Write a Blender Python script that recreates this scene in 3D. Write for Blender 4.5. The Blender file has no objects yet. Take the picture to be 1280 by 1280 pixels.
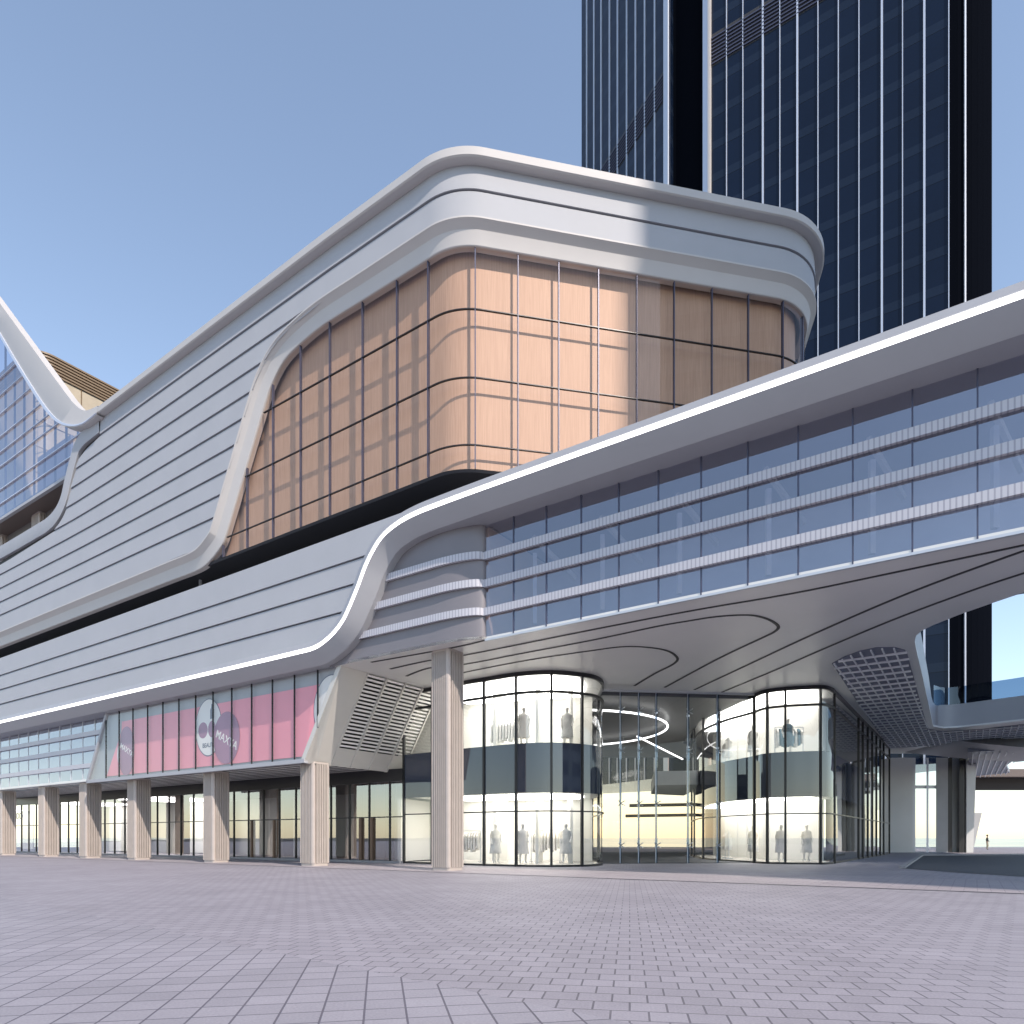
import bpy, bmesh, math, random
from mathutils import Vector, Matrix
random.seed(7)
R = math.radians
D = bpy.data
scene = bpy.context.scene
COL = scene.collection
V = Vector

# ------------------------------------------------------------------ camera numbers
F, H, HV, CX, XV = 853.333, 1.4, 1047.5, 640.0, -620.0
Lv = math.hypot(1260, F)
E = V((1260 / Lv, -F / Lv)); N = V((-F / Lv, -1260 / Lv))       # along the street front, outward from it
Y0 = 29.5; X0 = (560 - CX) / F * Y0
K0 = F * X0 + 1260 * Y0

def fp(t, w, z=0.0):
    return V((X0 + t * E.x + w * N.x, Y0 + t * E.y + w * N.y, z))
def px(u, v, w):                                                # picture point -> (t, z) on the front plane w
    Y = (K0 - Lv * w) / (u - XV); X = (u - CX) / F * Y
    return ((X - X0) * E.x + (Y - Y0) * E.y, H + (HV - v) / F * Y)
def tu(u, w): return px(u, 1000, w)[0]
def pz(u, v, z):                                                # picture point -> plan point at height z
    Y = (z - H) * F / (HV - v)
    return V(((u - CX) / F * Y, Y))
def at(u, v, Y): return V(((u - CX) / F * Y, Y, H + (HV - v) / F * Y))

# ------------------------------------------------------------------ materials
def mat(name, col, rough=0.5, metal=0.0, var=0.0, vscale=3.0, bump=0.0, bscale=40.0, spec=0.5, coat=0.0):
    m = D.materials.new(name); m.use_nodes = True
    nt = m.node_tree; b = nt.nodes['Principled BSDF']
    b.inputs['Base Color'].default_value = (*col, 1); b.inputs['Roughness'].default_value = rough
    b.inputs['Metallic'].default_value = metal; b.inputs['Specular IOR Level'].default_value = spec
    b.inputs['Coat Weight'].default_value = coat
    if var or bump:
        tc = nt.nodes.new('ShaderNodeTexCoord')
    if var:
        n = nt.nodes.new('ShaderNodeTexNoise'); n.inputs['Scale'].default_value = vscale; n.inputs['Detail'].default_value = 6
        nt.links.new(tc.outputs['Object'], n.inputs['Vector'])
        r = nt.nodes.new('ShaderNodeValToRGB')
        r.color_ramp.elements[0].position = .3; r.color_ramp.elements[1].position = .7
        r.color_ramp.elements[0].color = (*[c * (1 - var) for c in col], 1)
        r.color_ramp.elements[1].color = (*[min(1, c * (1 + var)) for c in col], 1)
        nt.links.new(n.outputs['Fac'], r.inputs['Fac']); nt.links.new(r.outputs['Color'], b.inputs['Base Color'])
        mr = nt.nodes.new('ShaderNodeMapRange'); mr.inputs['To Min'].default_value = max(.02, rough - .08); mr.inputs['To Max'].default_value = rough + .08
        nt.links.new(n.outputs['Fac'], mr.inputs['Value']); nt.links.new(mr.outputs['Result'], b.inputs['Roughness'])
    if bump:
        n2 = nt.nodes.new('ShaderNodeTexNoise'); n2.inputs['Scale'].default_value = bscale
        nt.links.new(tc.outputs['Object'], n2.inputs['Vector'])
        bp = nt.nodes.new('ShaderNodeBump'); bp.inputs['Strength'].default_value = bump; bp.inputs['Distance'].default_value = .02
        nt.links.new(n2.outputs['Fac'], bp.inputs['Height']); nt.links.new(bp.outputs['Normal'], b.inputs['Normal'])
    return m

def emit(name, col, s):
    m = D.materials.new(name); m.use_nodes = True; nt = m.node_tree
    b = nt.nodes['Principled BSDF']; b.inputs['Base Color'].default_value = (.8, .8, .8, 1)
    b.inputs['Emission Color'].default_value = (*col, 1); b.inputs['Emission Strength'].default_value = s
    return m

def glass(name, tint, rmin, rcol=(1, 1, 1), rough=0.01, wav=0.0, rmax=1.0):
    m = D.materials.new(name); m.use_nodes = True; nt = m.node_tree; nt.nodes.clear()
    o = nt.nodes.new('ShaderNodeOutputMaterial'); t = nt.nodes.new('ShaderNodeBsdfTransparent'); g = nt.nodes.new('ShaderNodeBsdfGlossy')
    t.inputs['Color'].default_value = (*tint, 1); g.inputs['Color'].default_value = (*rcol, 1); g.inputs['Roughness'].default_value = rough
    f = nt.nodes.new('ShaderNodeLayerWeight'); f.inputs['Blend'].default_value = .5
    pw_ = nt.nodes.new('ShaderNodeMath'); pw_.operation = 'POWER'; pw_.inputs[1].default_value = 4.5
    nt.links.new(f.outputs['Facing'], pw_.inputs[0])
    mr = nt.nodes.new('ShaderNodeMapRange'); mr.inputs['To Min'].default_value = rmin; mr.inputs['To Max'].default_value = rmax
    nt.links.new(pw_.outputs[0], mr.inputs['Value'])
    mx = nt.nodes.new('ShaderNodeMixShader')
    nt.links.new(mr.outputs['Result'], mx.inputs['Fac']); nt.links.new(t.outputs[0], mx.inputs[1]); nt.links.new(g.outputs[0], mx.inputs[2])
    nt.links.new(mx.outputs[0], o.inputs['Surface'])
    if wav:
        tc = nt.nodes.new('ShaderNodeTexCoord'); n2 = nt.nodes.new('ShaderNodeTexNoise'); n2.inputs['Scale'].default_value = .35
        n2.inputs['Detail'].default_value = 1
        nt.links.new(tc.outputs['Object'], n2.inputs['Vector'])
        bp = nt.nodes.new('ShaderNodeBump'); bp.inputs['Strength'].default_value = wav; bp.inputs['Distance'].default_value = .05
        nt.links.new(n2.outputs['Fac'], bp.inputs['Height']); nt.links.new(bp.outputs['Normal'], g.inputs['Normal']); nt.links.new(bp.outputs['Normal'], f.inputs['Normal'])
    return m

def grained(name, c1, c2, scale, rough=.5, bump=.1):            # vertical wood-like grain
    m = D.materials.new(name); m.use_nodes = True; nt = m.node_tree; b = nt.nodes['Principled BSDF']
    tc = nt.nodes.new('ShaderNodeTexCoord'); mp = nt.nodes.new('ShaderNodeMapping'); mp.inputs['Scale'].default_value = scale
    n = nt.nodes.new('ShaderNodeTexNoise'); n.inputs['Scale'].default_value = 1; n.inputs['Detail'].default_value = 5
    r = nt.nodes.new('ShaderNodeValToRGB'); r.color_ramp.elements[0].color = (*c1, 1); r.color_ramp.elements[1].color = (*c2, 1)
    r.color_ramp.elements[0].position = .35; r.color_ramp.elements[1].position = .65
    nt.links.new(tc.outputs['Object'], mp.inputs['Vector']); nt.links.new(mp.outputs[0], n.inputs['Vector'])
    nt.links.new(n.outputs['Fac'], r.inputs['Fac']); nt.links.new(r.outputs['Color'], b.inputs['Base Color'])
    b.inputs['Roughness'].default_value = rough
    bp = nt.nodes.new('ShaderNodeBump'); bp.inputs['Strength'].default_value = bump; bp.inputs['Distance'].default_value = .01
    nt.links.new(n.outputs['Fac'], bp.inputs['Height']); nt.links.new(bp.outputs['Normal'], b.inputs['Normal'])
    return m

def paver(name, cA, cB, cM, bw, bh, offset, mortar):
    m = D.materials.new(name); m.use_nodes = True; nt = m.node_tree; b = nt.nodes['Principled BSDF']
    tc = nt.nodes.new('ShaderNodeTexCoord')
    br = nt.nodes.new('ShaderNodeTexBrick'); br.offset = offset; br.squash = 1
    br.inputs['Scale'].default_value = 1; br.inputs['Brick Width'].default_value = bw; br.inputs['Row Height'].default_value = bh
    br.inputs['Mortar Size'].default_value = mortar; br.inputs['Mortar Smooth'].default_value = .25; br.inputs['Bias'].default_value = -.1
    br.inputs['Color1'].default_value = (*cA, 1); br.inputs['Color2'].default_value = (*cB, 1); br.inputs['Mortar'].default_value = (*cM, 1)
    nt.links.new(tc.outputs['Object'], br.inputs['Vector'])
    n = nt.nodes.new('ShaderNodeTexNoise'); n.inputs['Scale'].default_value = .35; n.inputs['Detail'].default_value = 7
    n.inputs['Roughness'].default_value = .65
    nt.links.new(tc.outputs['Object'], n.inputs['Vector'])
    n3 = nt.nodes.new('ShaderNodeTexNoise'); n3.inputs['Scale'].default_value = 45; n3.inputs['Detail'].default_value = 4
    nt.links.new(tc.outputs['Object'], n3.inputs['Vector'])
    def mul(colsock, facsock, lo, hi):
        mr = nt.nodes.new('ShaderNodeMapRange'); mr.inputs['From Min'].default_value = .3; mr.inputs['From Max'].default_value = .7
        mr.inputs['To Min'].default_value = lo; mr.inputs['To Max'].default_value = hi
        nt.links.new(facsock, mr.inputs['Value'])
        mx = nt.nodes.new('ShaderNodeVectorMath'); mx.operation = 'SCALE'
        nt.links.new(colsock, mx.inputs[0]); nt.links.new(mr.outputs['Result'], mx.inputs['Scale']); return mx.outputs[0]
    c = mul(br.outputs['Color'], n.outputs['Fac'], .87, 1.1)
    c = mul(c, n3.outputs['Fac'], .9, 1.1)
    nt.links.new(c, b.inputs['Base Color'])
    b.inputs['Roughness'].default_value = .62; b.inputs['Specular IOR Level'].default_value = .35
    inv = nt.nodes.new('ShaderNodeMath'); inv.operation = 'MULTIPLY_ADD'; inv.inputs[1].default_value = -1; inv.inputs[2].default_value = 1
    nt.links.new(br.outputs['Fac'], inv.inputs[0])
    ad = nt.nodes.new('ShaderNodeMath'); ad.operation = 'MULTIPLY_ADD'; ad.inputs[1].default_value = .25
    nt.links.new(n3.outputs['Fac'], ad.inputs[0]); nt.links.new(inv.outputs[0], ad.inputs[2])
    bp = nt.nodes.new('ShaderNodeBump'); bp.inputs['Strength'].default_value = .35; bp.inputs['Distance'].default_value = .008
    nt.links.new(ad.outputs[0], bp.inputs['Height']); nt.links.new(bp.outputs['Normal'], b.inputs['Normal'])
    return m

def towerglass(name):
    m = D.materials.new(name); m.use_nodes = True; nt = m.node_tree; b = nt.nodes['Principled BSDF']
    tc = nt.nodes.new('ShaderNodeTexCoord'); sp = nt.nodes.new('ShaderNodeSeparateXYZ'); nt.links.new(tc.outputs['Object'], sp.inputs[0])
    md = nt.nodes.new('ShaderNodeMath'); md.operation = 'MULTIPLY'; md.inputs[1].default_value = 1 / 4.0
    fr = nt.nodes.new('ShaderNodeMath'); fr.operation = 'FRACT'
    nt.links.new(sp.outputs['Z'], md.inputs[0]); nt.links.new(md.outputs[0], fr.inputs[0])
    r = nt.nodes.new('ShaderNodeValToRGB'); r.color_ramp.interpolation = 'CONSTANT'
    r.color_ramp.elements[0].color = (.0055, .012, .03, 1); r.color_ramp.elements[1].position = .76
    r.color_ramp.elements[1].color = (.012, .021, .042, 1)
    e2 = r.color_ramp.elements.new(.735); e2.color = (.003, .006, .014, 1)
    nt.links.new(fr.outputs[0], r.inputs['Fac'])
    n = nt.nodes.new('ShaderNodeTexNoise'); n.inputs['Scale'].default_value = .12; n.inputs['Detail'].default_value = 3
    nt.links.new(tc.outputs['Object'], n.inputs['Vector'])
    mr = nt.nodes.new('ShaderNodeMapRange'); mr.inputs['To Min'].default_value = .75; mr.inputs['To Max'].default_value = 1.3
    nt.links.new(n.outputs['Fac'], mr.inputs['Value'])
    mx = nt.nodes.new('ShaderNodeVectorMath'); mx.operation = 'SCALE'
    nt.links.new(r.outputs['Color'], mx.inputs[0]); nt.links.new(mr.outputs[0], mx.inputs['Scale'])
    nt.links.new(mx.outputs[0], b.inputs['Base Color'])
    b.inputs['Roughness'].default_value = .06; b.inputs['Specular IOR Level'].default_value = .22
    return m

M = dict(
    panel=mat('aluminium_panel', (.385, .395, .42), .6, .0, .03, .6, spec=.25),
    white=mat('white_aluminium', (.50, .485, .475), .55, .0, .02, .8, spec=.3),
    fascia=mat('pearl_fascia', (.35, .355, .375), .42, .0, .02, .8, spec=.55),
    soffit=mat('satin_soffit', (.68, .675, .655), .34, .0, .03, .5, spec=.5),
    groove=mat('dark_joint', (.035, .034, .036), .6),
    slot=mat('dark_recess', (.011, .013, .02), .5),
    recess=mat('taupe_wall', (.19, .18, .195), .4, .0, .03, 1.0),
    led=emit('led_light', (1, .985, .97), 1.5),
    copper=grained('copper_mesh', (.475, .362, .285), (.545, .425, .34), (22, 22, .7), .55, .15),
    copglass=glass('amber_glass', (.95, .86, .80), .03, (.9, .95, 1), .01, .02, .3),
    blueglass=glass('blue_glass', (.80, .80, .88), .29, (.84, .85, .93), .02, .03),
    shopglass=glass('shop_glass', (.88, .885, .885), .1, (1, 1, 1), .008, .04),
    clearglass=glass('clear_glass', (.94, .95, .955), .02, (1, 1, 1), .004, .0),
    darkglass=mat('spandrel_glass', (.045, .055, .08), .03, 0, spec=.9, coat=.4),
    streetglass=glass('street_glass', (.85, .85, .86), .32, (1, 1, 1), .01, .05),
    sunsetback=glass('sunset_tint_glass', (.95, .78, .62), .03, (1, 1, 1), .01, 0),  # amber tint stands in for the sunset glow in the entrance glass
    railglass=glass('rail_glass', (.22, .32, .46), .08, (.8, .9, 1), .01),
    frame=mat('dark_frame', (.028, .028, .03), .35, .3),
    frame2=mat('navy_mullion', (.075, .08, .125), .4, .3),
    bronze=mat('bronze_frame', (.16, .105, .075), .4, .4, .05),
    light=mat('steel_light', (.55, .57, .6), .35, .4),
    mull=mat('silver_fin', (.62, .66, .74), .3, .3),
    stone=mat('fluted_stone', (.435, .385, .35), .6, 0, .05, 2.0, .1, 60),
    tower=towerglass('tower_glass'),
    black=mat('black_core', (.004, .005, .008), .9, spec=.0),
    louvre=mat('louvre_blade', (.80, .79, .76), .4),
    beige=mat('beige_panel', (.56, .54, .505), .42, .1, .02, 1.0),
    intw=mat('shop_wall', (.70, .69, .64), .6),
    intf=mat('shop_floor', (.5, .47, .42), .25),
    intd=mat('dim_interior', (.16, .15, .145), .6),
    ceil=mat('dim_ceiling', (.12, .125, .135), .4),
    lamp=emit('ceiling_light', (1, .98, .95), 3.5),
    warm=mat('warm_stone', (.62, .44, .30), .45, 0, .04, .5),
    mann=mat('mannequin_plastic', (.78, .76, .71), .4),
    cloth=mat('cloth', (.64, .63, .59), .8, 0, .25, 3),
    cloth2=mat('teal_cloth', (.12, .2, .24), .8, 0, .15, 3),
    pink=mat('pink_poster', (.78, .30, .355), .5, 0, .05, .35),
    mauve=mat('mauve_print', (.36, .2, .28), .5, 0, .08, .5),
    cream=mat('cream_print', (.75, .72, .68), .5), ink=mat('ink_print', (.16, .17, .21), .5),
    asphalt=mat('asphalt', (.06, .065, .075), .7, 0, .15, 1.2, .2, 80),
    ground=mat('dark_ground', (.05, .05, .055), .9, 0, .2, .02),
    kerb=mat('kerb_stone', (.30, .29, .30), .6, 0, .1, 3),
    water=mat('sea_water', (.012, .035, .07), .15, 0, .2, .05, .4, .6),
    brown=mat('brown_soffit', (.14, .11, .10), .5), umber=mat('umber_beam', (.02, .012, .01), .6),
    tile=mat('beige_tile', (.42, .36, .27), .5, 0, .06, 1.5), wood=mat('wood_slat', (.2, .14, .085), .5, 0, .1, 3),
    skin=mat('skin', (.45, .28, .2), .5), shirt=mat('black_shirt', (.012, .011, .012), .8), pants=mat('khaki_trousers', (.30, .27, .2), .8),
    hair=mat('dark_hair', (.012, .01, .008), .5), shoe=mat('shoe', (.02, .02, .02), .4),
    lattice=mat('lattice_metal', (.8, .81, .83), .4, .0), latback=mat('lattice_backing', (.17, .185, .25), .4, .2),
    conc=mat('grey_block', (.35, .36, .37), .6, 0, .06, 1), steelwall=mat('pale_wall', (.56, .57, .57), .35, .1, .04, .5),
    perf=None,
)
def perforated():
    m = mat('perforated_band', (.5, .5, .54), .45); nt = m.node_tree; b = nt.nodes['Principled BSDF']
    tc = nt.nodes.new('ShaderNodeTexCoord'); dp = nt.nodes.new('ShaderNodeVectorMath'); dp.operation = 'DOT_PRODUCT'; dp.inputs[1].default_value = (E.x * 7, E.y * 7, 0)
    nt.links.new(tc.outputs['Object'], dp.inputs[0])
    fr = nt.nodes.new('ShaderNodeMath'); fr.operation = 'FRACT'; nt.links.new(dp.outputs['Value'], fr.inputs[0])
    r = nt.nodes.new('ShaderNodeValToRGB'); r.color_ramp.interpolation = 'CONSTANT'
    r.color_ramp.elements[0].color = (.33, .33, .38, 1); r.color_ramp.elements[1].color = (.5, .5, .54, 1); r.color_ramp.elements[1].position = .3
    nt.links.new(fr.outputs[0], r.inputs['Fac']); nt.links.new(r.outputs['Color'], b.inputs['Base Color'])
    return m
M['perf'] = perforated()


# ------------------------------------------------------------------ mesh helpers
class MB:
    def __init__(s): s.v = []; s.f = []; s.mi = []; s.m = 0
    def add(s, vs, fs):
        o = len(s.v); s.v += [tuple(x) for x in vs]; s.f += [tuple(i + o for i in f) for f in fs]; s.mi += [s.m] * len(fs); return s
    def loft(s, rows, closed=False):
        n = len(rows[0]); vs = [p for r in rows for p in r]; fs = []
        for i in range(len(rows) - 1):
            for j in range(n - (0 if closed else 1)):
                k = (j + 1) % n; fs.append((i * n + j, i * n + k, (i + 1) * n + k, (i + 1) * n + j))
        return s.add(vs, fs)
    def hexa(s, a, b):                                          # two quads of 4 points
        return s.add(list(a) + list(b), [(3, 2, 1, 0), (4, 5, 6, 7), (0, 1, 5, 4), (1, 2, 6, 5), (2, 3, 7, 6), (3, 0, 4, 7)])
    def fbox(s, t0, t1, w0, w1, z0, z1):                        # box in the street-front frame
        q = [fp(t0, w0), fp(t1, w0), fp(t1, w1), fp(t0, w1)]
        return s.hexa([V((p.x, p.y, z0)) for p in q], [V((p.x, p.y, z1)) for p in q])
    def bar(s, p, q, a, b, up=V((0, 0, 1))):                    # box beam p->q, a wide and b high
        d = (q - p).normalized(); sd = d.cross(up)
        if sd.length < 1e-4: sd = d.cross(V((0, 1, 0)))
        sd.normalize(); u2 = sd.cross(d)
        o = [sd * a / 2 + u2 * b / 2, -sd * a / 2 + u2 * b / 2, -sd * a / 2 - u2 * b / 2, sd * a / 2 - u2 * b / 2]
        return s.hexa([p + x for x in o], [q + x for x in o])
    def prism(s, poly, z0, z1):
        n = len(poly)
        vs = [(p[0], p[1], z0) for p in poly] + [(p[0], p[1], z1) for p in poly]
        return s.add(vs, [tuple(range(n - 1, -1, -1)), tuple(range(n, 2 * n))] + [(i, (i + 1) % n, n + (i + 1) % n, n + i) for i in range(n)])
    def tube(s, pts, r, n=8, closed=False):
        rows = []
        m = len(pts)
        for i, p in enumerate(pts):
            a = pts[(i - 1) % m] if (closed or i > 0) else p; b = pts[(i + 1) % m] if (closed or i < m - 1) else p
            d = (b - a).normalized(); up = V((0, 0, 1)) if abs(d.z) < .95 else V((1, 0, 0))
            sd = d.cross(up).normalized(); u2 = sd.cross(d)
            rows.append([p + sd * r * math.cos(6.2832 * k / n) + u2 * r * math.sin(6.2832 * k / n) for k in range(n)])
        if closed: rows.append(rows[0])
        return s.loft(rows, True)
    def build(s, name, m, parent=None, smooth=None, tri=False):
        me = D.meshes.new(name); me.from_pydata(s.v, [], s.f)
        ms = m if isinstance(m, (list, tuple)) else [m]
        for x in ms: me.materials.append(M[x] if isinstance(x, str) else x)
        me.polygons.foreach_set('material_index', s.mi)
        bm = bmesh.new(); bm.from_mesh(me)
        bmesh.ops.remove_doubles(bm, verts=bm.verts, dist=1e-5)
        ng = [f for f in bm.faces if len(f.verts) > 4]
        if ng: bmesh.ops.triangulate(bm, faces=ng)
        bmesh.ops.recalc_face_normals(bm, faces=bm.faces)
        bm.to_mesh(me); bm.free()
        if smooth:
            me.polygons.foreach_set('use_smooth', [True] * len(me.polygons)); me.set_sharp_from_angle(angle=R(smooth))
        me.update()
        o = D.objects.new(name, me); COL.objects.link(o)
        if parent: o.parent = parent
        return o

def tag(o, label=None, cat=None, group=None, kind=None):
    if label: o['label'] = label
    if cat: o['category'] = cat
    if group: o['group'] = group
    if kind: o['kind'] = kind
    return o
def empty(name, loc, label, cat, group=None):
    o = D.objects.new(name, None); COL.objects.link(o); o.location = (0, 0, 0); o.empty_display_size = .5
    return tag(o, label, cat, group)
def crom(pts, n=6):                                             # Catmull-Rom through points
    out = []
    P = [pts[0]] + list(pts) + [pts[-1]]
    for i in range(1, len(P) - 2):
        a, b, c, d = [V(x) for x in P[i - 1:i + 3]]
        for k in range(n):
            t = k / n
            out.append(.5 * ((2 * b) + (c - a) * t + (2 * a - 5 * b + 4 * c - d) * t * t + (3 * b - a - 3 * c + d) * t ** 3))
    out.append(V(pts[-1])); return out
def lerp_tab(tab, x):                                           # tab sorted by key
    if x <= tab[0][0]: return tab[0][1]
    for (a, b), (c, d) in zip(tab, tab[1:]):
        if x <= c: return b + (d - b) * (x - a) / max(1e-9, c - a)
    return tab[-1][1]

# ------------------------------------------------------------------ the upper storey's rounded outline (s runs along it, off is outward)
WG = 0.5
C1 = fp(tu(572, WG), WG); C1 = V((C1.x, C1.y)); tC = tu(572, WG)
d2 = V((4240, F)).normalized(); m2 = V((d2.y, -d2.x))
a1, a2 = math.atan2(E.y, E.x), math.atan2(d2.y, d2.x); d3 = V((.2, .98)).normalized(); a3 = math.atan2(d3.y, d3.x)
R1, R2 = 2.3, 2.7
T1, T2 = R1 * math.tan((a2 - a1) / 2), R2 * math.tan((a3 - a2) / 2)
def s_right_raw(u, off=0):                                       # distance from C1 along the right face at picture column u
    k = (u - CX) / F; p = C1 + m2 * off
    return (k * p.y - p.x) / (d2.x - k * d2.y)
LR = s_right_raw(1006)
s1 = tC - T1; s2 = s1 + R1 * (a2 - a1); s3 = s2 + LR - T1 - T2; s4 = s3 + R2 * (a3 - a2); s5 = s4 + 24
def S_r(u, off=0): return s2 + s_right_raw(u, off) - T1
cen1 = fp(s1, WG); cen1 = V((cen1.x, cen1.y)) - N * R1
pB = C1 + d2 * T1; pC = C1 + d2 * (LR - T2); cen2 = pC - m2 * R2; C2 = C1 + d2 * LR; pD = C2 + d3 * T2; m3 = V((d3.y, -d3.x))
def P(s, off, z):
    if s <= s1: p = fp(s, WG + off); return V((p.x, p.y, z))
    if s <= s2:
        a = a1 + (s - s1) / R1; q = cen1 + V((math.sin(a), -math.cos(a))) * (R1 + off)
    elif s <= s3: q = pB + d2 * (s - s2) + m2 * off
    elif s <= s4:
        a = a2 + (s - s3) / R2; q = cen2 + V((math.sin(a), -math.cos(a))) * (R2 + off)
    else: q = pD + d3 * (s - s4) + m3 * off
    return V((q.x, q.y, z))
def SS(sa, sb):
    out = [sa]; brk = []
    for lo, hi, st in ((-999, s1, 4.0), (s1, s2, (s2 - s1) / 12), (s2, s3, 3.0), (s3, s4, (s4 - s3) / 14), (s4, s5, 6.0)):
        a, b = max(lo, sa), min(hi, sb)
        if b - a > 1e-6:
            n = max(1, math.ceil((b - a) / st - 1e-6)); out += [a + (b - a) * (i + 1) / n for i in range(n)]
    return out
TA, TB = tu(430, WG), tu(110, WG)
def tilt(s, z): return .55 * min(1, max(0, (z - 16.9) / 7.5)) * min(1, max(0, (TA - s) / (TA - TB)))
def sweep(mb, path, section, closed=False):                      # path [(s,z)], section [(d, off)], d to the left of the path
    rows = []
    n = len(path)
    for i, (s, z) in enumerate(path):
        a = path[max(0, i - 1)]; b = path[min(n - 1, i + 1)]
        dx, dz = b[0] - a[0], b[1] - a[1]; l = math.hypot(dx, dz) or 1
        nx, nz = -dz / l, dx / l
        rows.append([P(s + d * nx, off, z + d * nz) for d, off in section])
    mb.loft(rows, closed); return mb
def offpath(path, d):
    out = []; n = len(path)
    for i, (s, z) in enumerate(path):
        a = path[max(0, i - 1)]; b = path[min(n - 1, i + 1)]
        dx, dz = b[0] - a[0], b[1] - a[1]; l = math.hypot(dx, dz) or 1
        out.append((s - d * dz / l, z + d * dx / l))
    return out
TL = tu(-70, 0.5)                                                # far left end of the street front, past the frame

# ================================================================== THE MALL
mall = empty('shopping_mall', None, 'pale panelled shopping mall with rounded copper glass corner and rows of fluted columns', 'building')

# --- upper cladding ------------------------------------------------
Z0, ZT = 16.74, 29.4
inner_px = [(244, 716.5), (259, 704), (275, 684), (282, 668), (294, 627.5), (312.5, 565), (331, 502.5), (341, 475), (355, 450), (375, 429), (404, 412.5)]
ip = [px(u, v, WG + .42) for u, v in inner_px]
ZI, ZJ = 16.52, 25.95
ip[0] = (ip[0][0], ZI); ip[-1] = (ip[-1][0], ZJ)
curve_i = [(p[0], p[1]) for p in crom([(ip[0][0] - 2, ZI)] + ip + [(ip[-1][0] + 2.5, ZJ)], 5)]
path_up = [(s, ZI) for s in SS(TL, curve_i[0][0])[:-1]] + curve_i + [(s, ZJ) for s in SS(curve_i[-1][0], s5)[1:]]
outer = offpath(path_up, .70)
tabR = sorted([(z, s) for s, z in offpath(curve_i, .82)])
def sRight(z): return lerp_tab(tabR, z)
out_px = [(0, 684), (25, 670.5), (47.5, 656.5), (60, 648), (70, 637.5), (77.5, 622.5), (82.5, 601), (89, 575), (95, 555), (104, 541), (115, 531), (126, 522)]
op = [px(u, v, WG + .7) for u, v in out_px]
ZL = 24.05
op[0] = (op[0][0], ZL); op[1] = (op[1][0], ZL); op[2] = (op[2][0], ZL + .03)
curve_l = [(p[0], p[1]) for p in crom(op, 5)]
path_l = [(TL, ZL)] + curve_l
tabL = sorted([(z, s) for s, z in offpath(curve_l, -.85)])
def sLeft(z): return TL if z < 22.9 else lerp_tab(tabL, z)

grooves = [17.44, 18.85, 19.95, 21.1, 22.25, 23.42, 24.57, 25.7, 26.82, 27.95, 29.02]
for z0, z1 in zip(grooves, grooves[1:]):
    b, t = z0 + .035, z1 - .035
    mb = MB()
    through = z0 > 26.5
    zs = [b + (t - b) * i / 4 for i in range(5)]
    base = [sLeft(b) + (TA - sLeft(b)) * i / 10 for i in range(10)] + SS(TA, s5) if through else None
    def row(z, off):
        sl = sLeft(z)
        if through: ss = [sl] + [max(x, sl + .01 * i) for i, x in enumerate(base[1:])]
        else:
            sr = sRight(z); ss = [sl + (sr - sl) * i / 14 for i in range(15)]
        return [P(x, off, z - tilt(x, z)) for x in ss]
    rows = [row(b, .5), row(b, .79)] + [row(z, .79 - .06 * (z - b) / (t - b)) for z in zs[1:]] + [row(t, .5)]
    mb.loft(rows)
    mb.build('cladding_panel', 'panel', mall, 25)
# dark backing that shows in the joints
mb = MB(); rows = []
for z in [17.2 + (26.6 - 17.2) * i / 16 for i in range(17)]:
    sl, sr = sLeft(z) - .1, sRight(z) + .15
    rows.append([P(sl + (sr - sl) * i / 8, .6, z) for i in range(9)])
mb.loft(rows)
ss = SS(sLeft(27), s5); mb.loft([[P(s, .6, 26.6) for s in ss], [P(s, .6, 28.4) for s in ss]])
mb.build('joint_backing', 'groove', mall)
# window frame ribbon
mb = MB()
sweep(mb, path_up, [(0, .1), (0, .40), (.03, .43), (.54, .54), (.58, .555), (.80, .78), (.83, .82), (.90, .82), (.91, .8), (.91, .45)])
win = mb.build('window_frame', 'white', mall, 14)
# left edge ribbon
mb = MB(); sweep(mb, path_l, [(.0, .1), (.0, .77), (-.04, .82), (-.98, .82), (-1.0, .81), (-1.0, .6)])
mb.build('edge_ribbon', 'panel', mall, 28)
# parapet lip
sP = tu(108, WG + 1)
mb = MB(); sweep(mb, [(s, 28.97 - tilt(s, 29)) for s in [sP + (tu(430, WG) - sP) * i / 12 for i in range(12)] + SS(tu(430, WG), s5)], [(.0, .5), (.0, 1.10), (.04, 1.16), (.37, 1.16), (.43, 1.1), (.43, .2)])
mb.build('parapet', 'white', mall, 14)
# V-shaped parapet ribbon on the left
vb = [(-40, 350), (0, 419), (25, 462.5), (50, 502.5), (65, 522), (77.5, 531.5), (92, 534.5), (104, 532), (113, 526), (122, 518.5)]
vt = [(-22, 349), (18, 404), (45, 441), (70, 475), (84, 494), (93, 505), (101, 511.5), (106, 513), (113, 511.5), (122, 507)]
w_v = WG + 1.15
B = crom([px(u, v, w_v) for u, v in vb], 5); T = crom([px(u, v, w_v) for u, v in vt], 5)
prof = [(0, -.6), (0, 0), (.06, .05), (1, 0), (1.0, -.6)]
mb = MB(); mb.loft([[fp(b.x + (t.x - b.x) * k, w_v + dw, b.y + (t.y - b.y) * k) for k, dw in prof] for b, t in zip(B, T)])
mb.build('parapet_ribbon', 'white', mall, 28)
mb = MB(); mb.loft([[fp(b.x, w_v + .05, b.y + .02), fp(b.x, w_v + .13, b.y + .04), fp(b.x + (t.x - b.x) * .12, w_v + .13, b.y + (t.y - b.y) * .12), fp(b.x + (t.x - b.x) * .12, w_v + .02, b.y + (t.y - b.y) * .12)] for b, t in zip(B, T)])
mb.build('ribbon_trim', 'mull', mall, 28)

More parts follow.
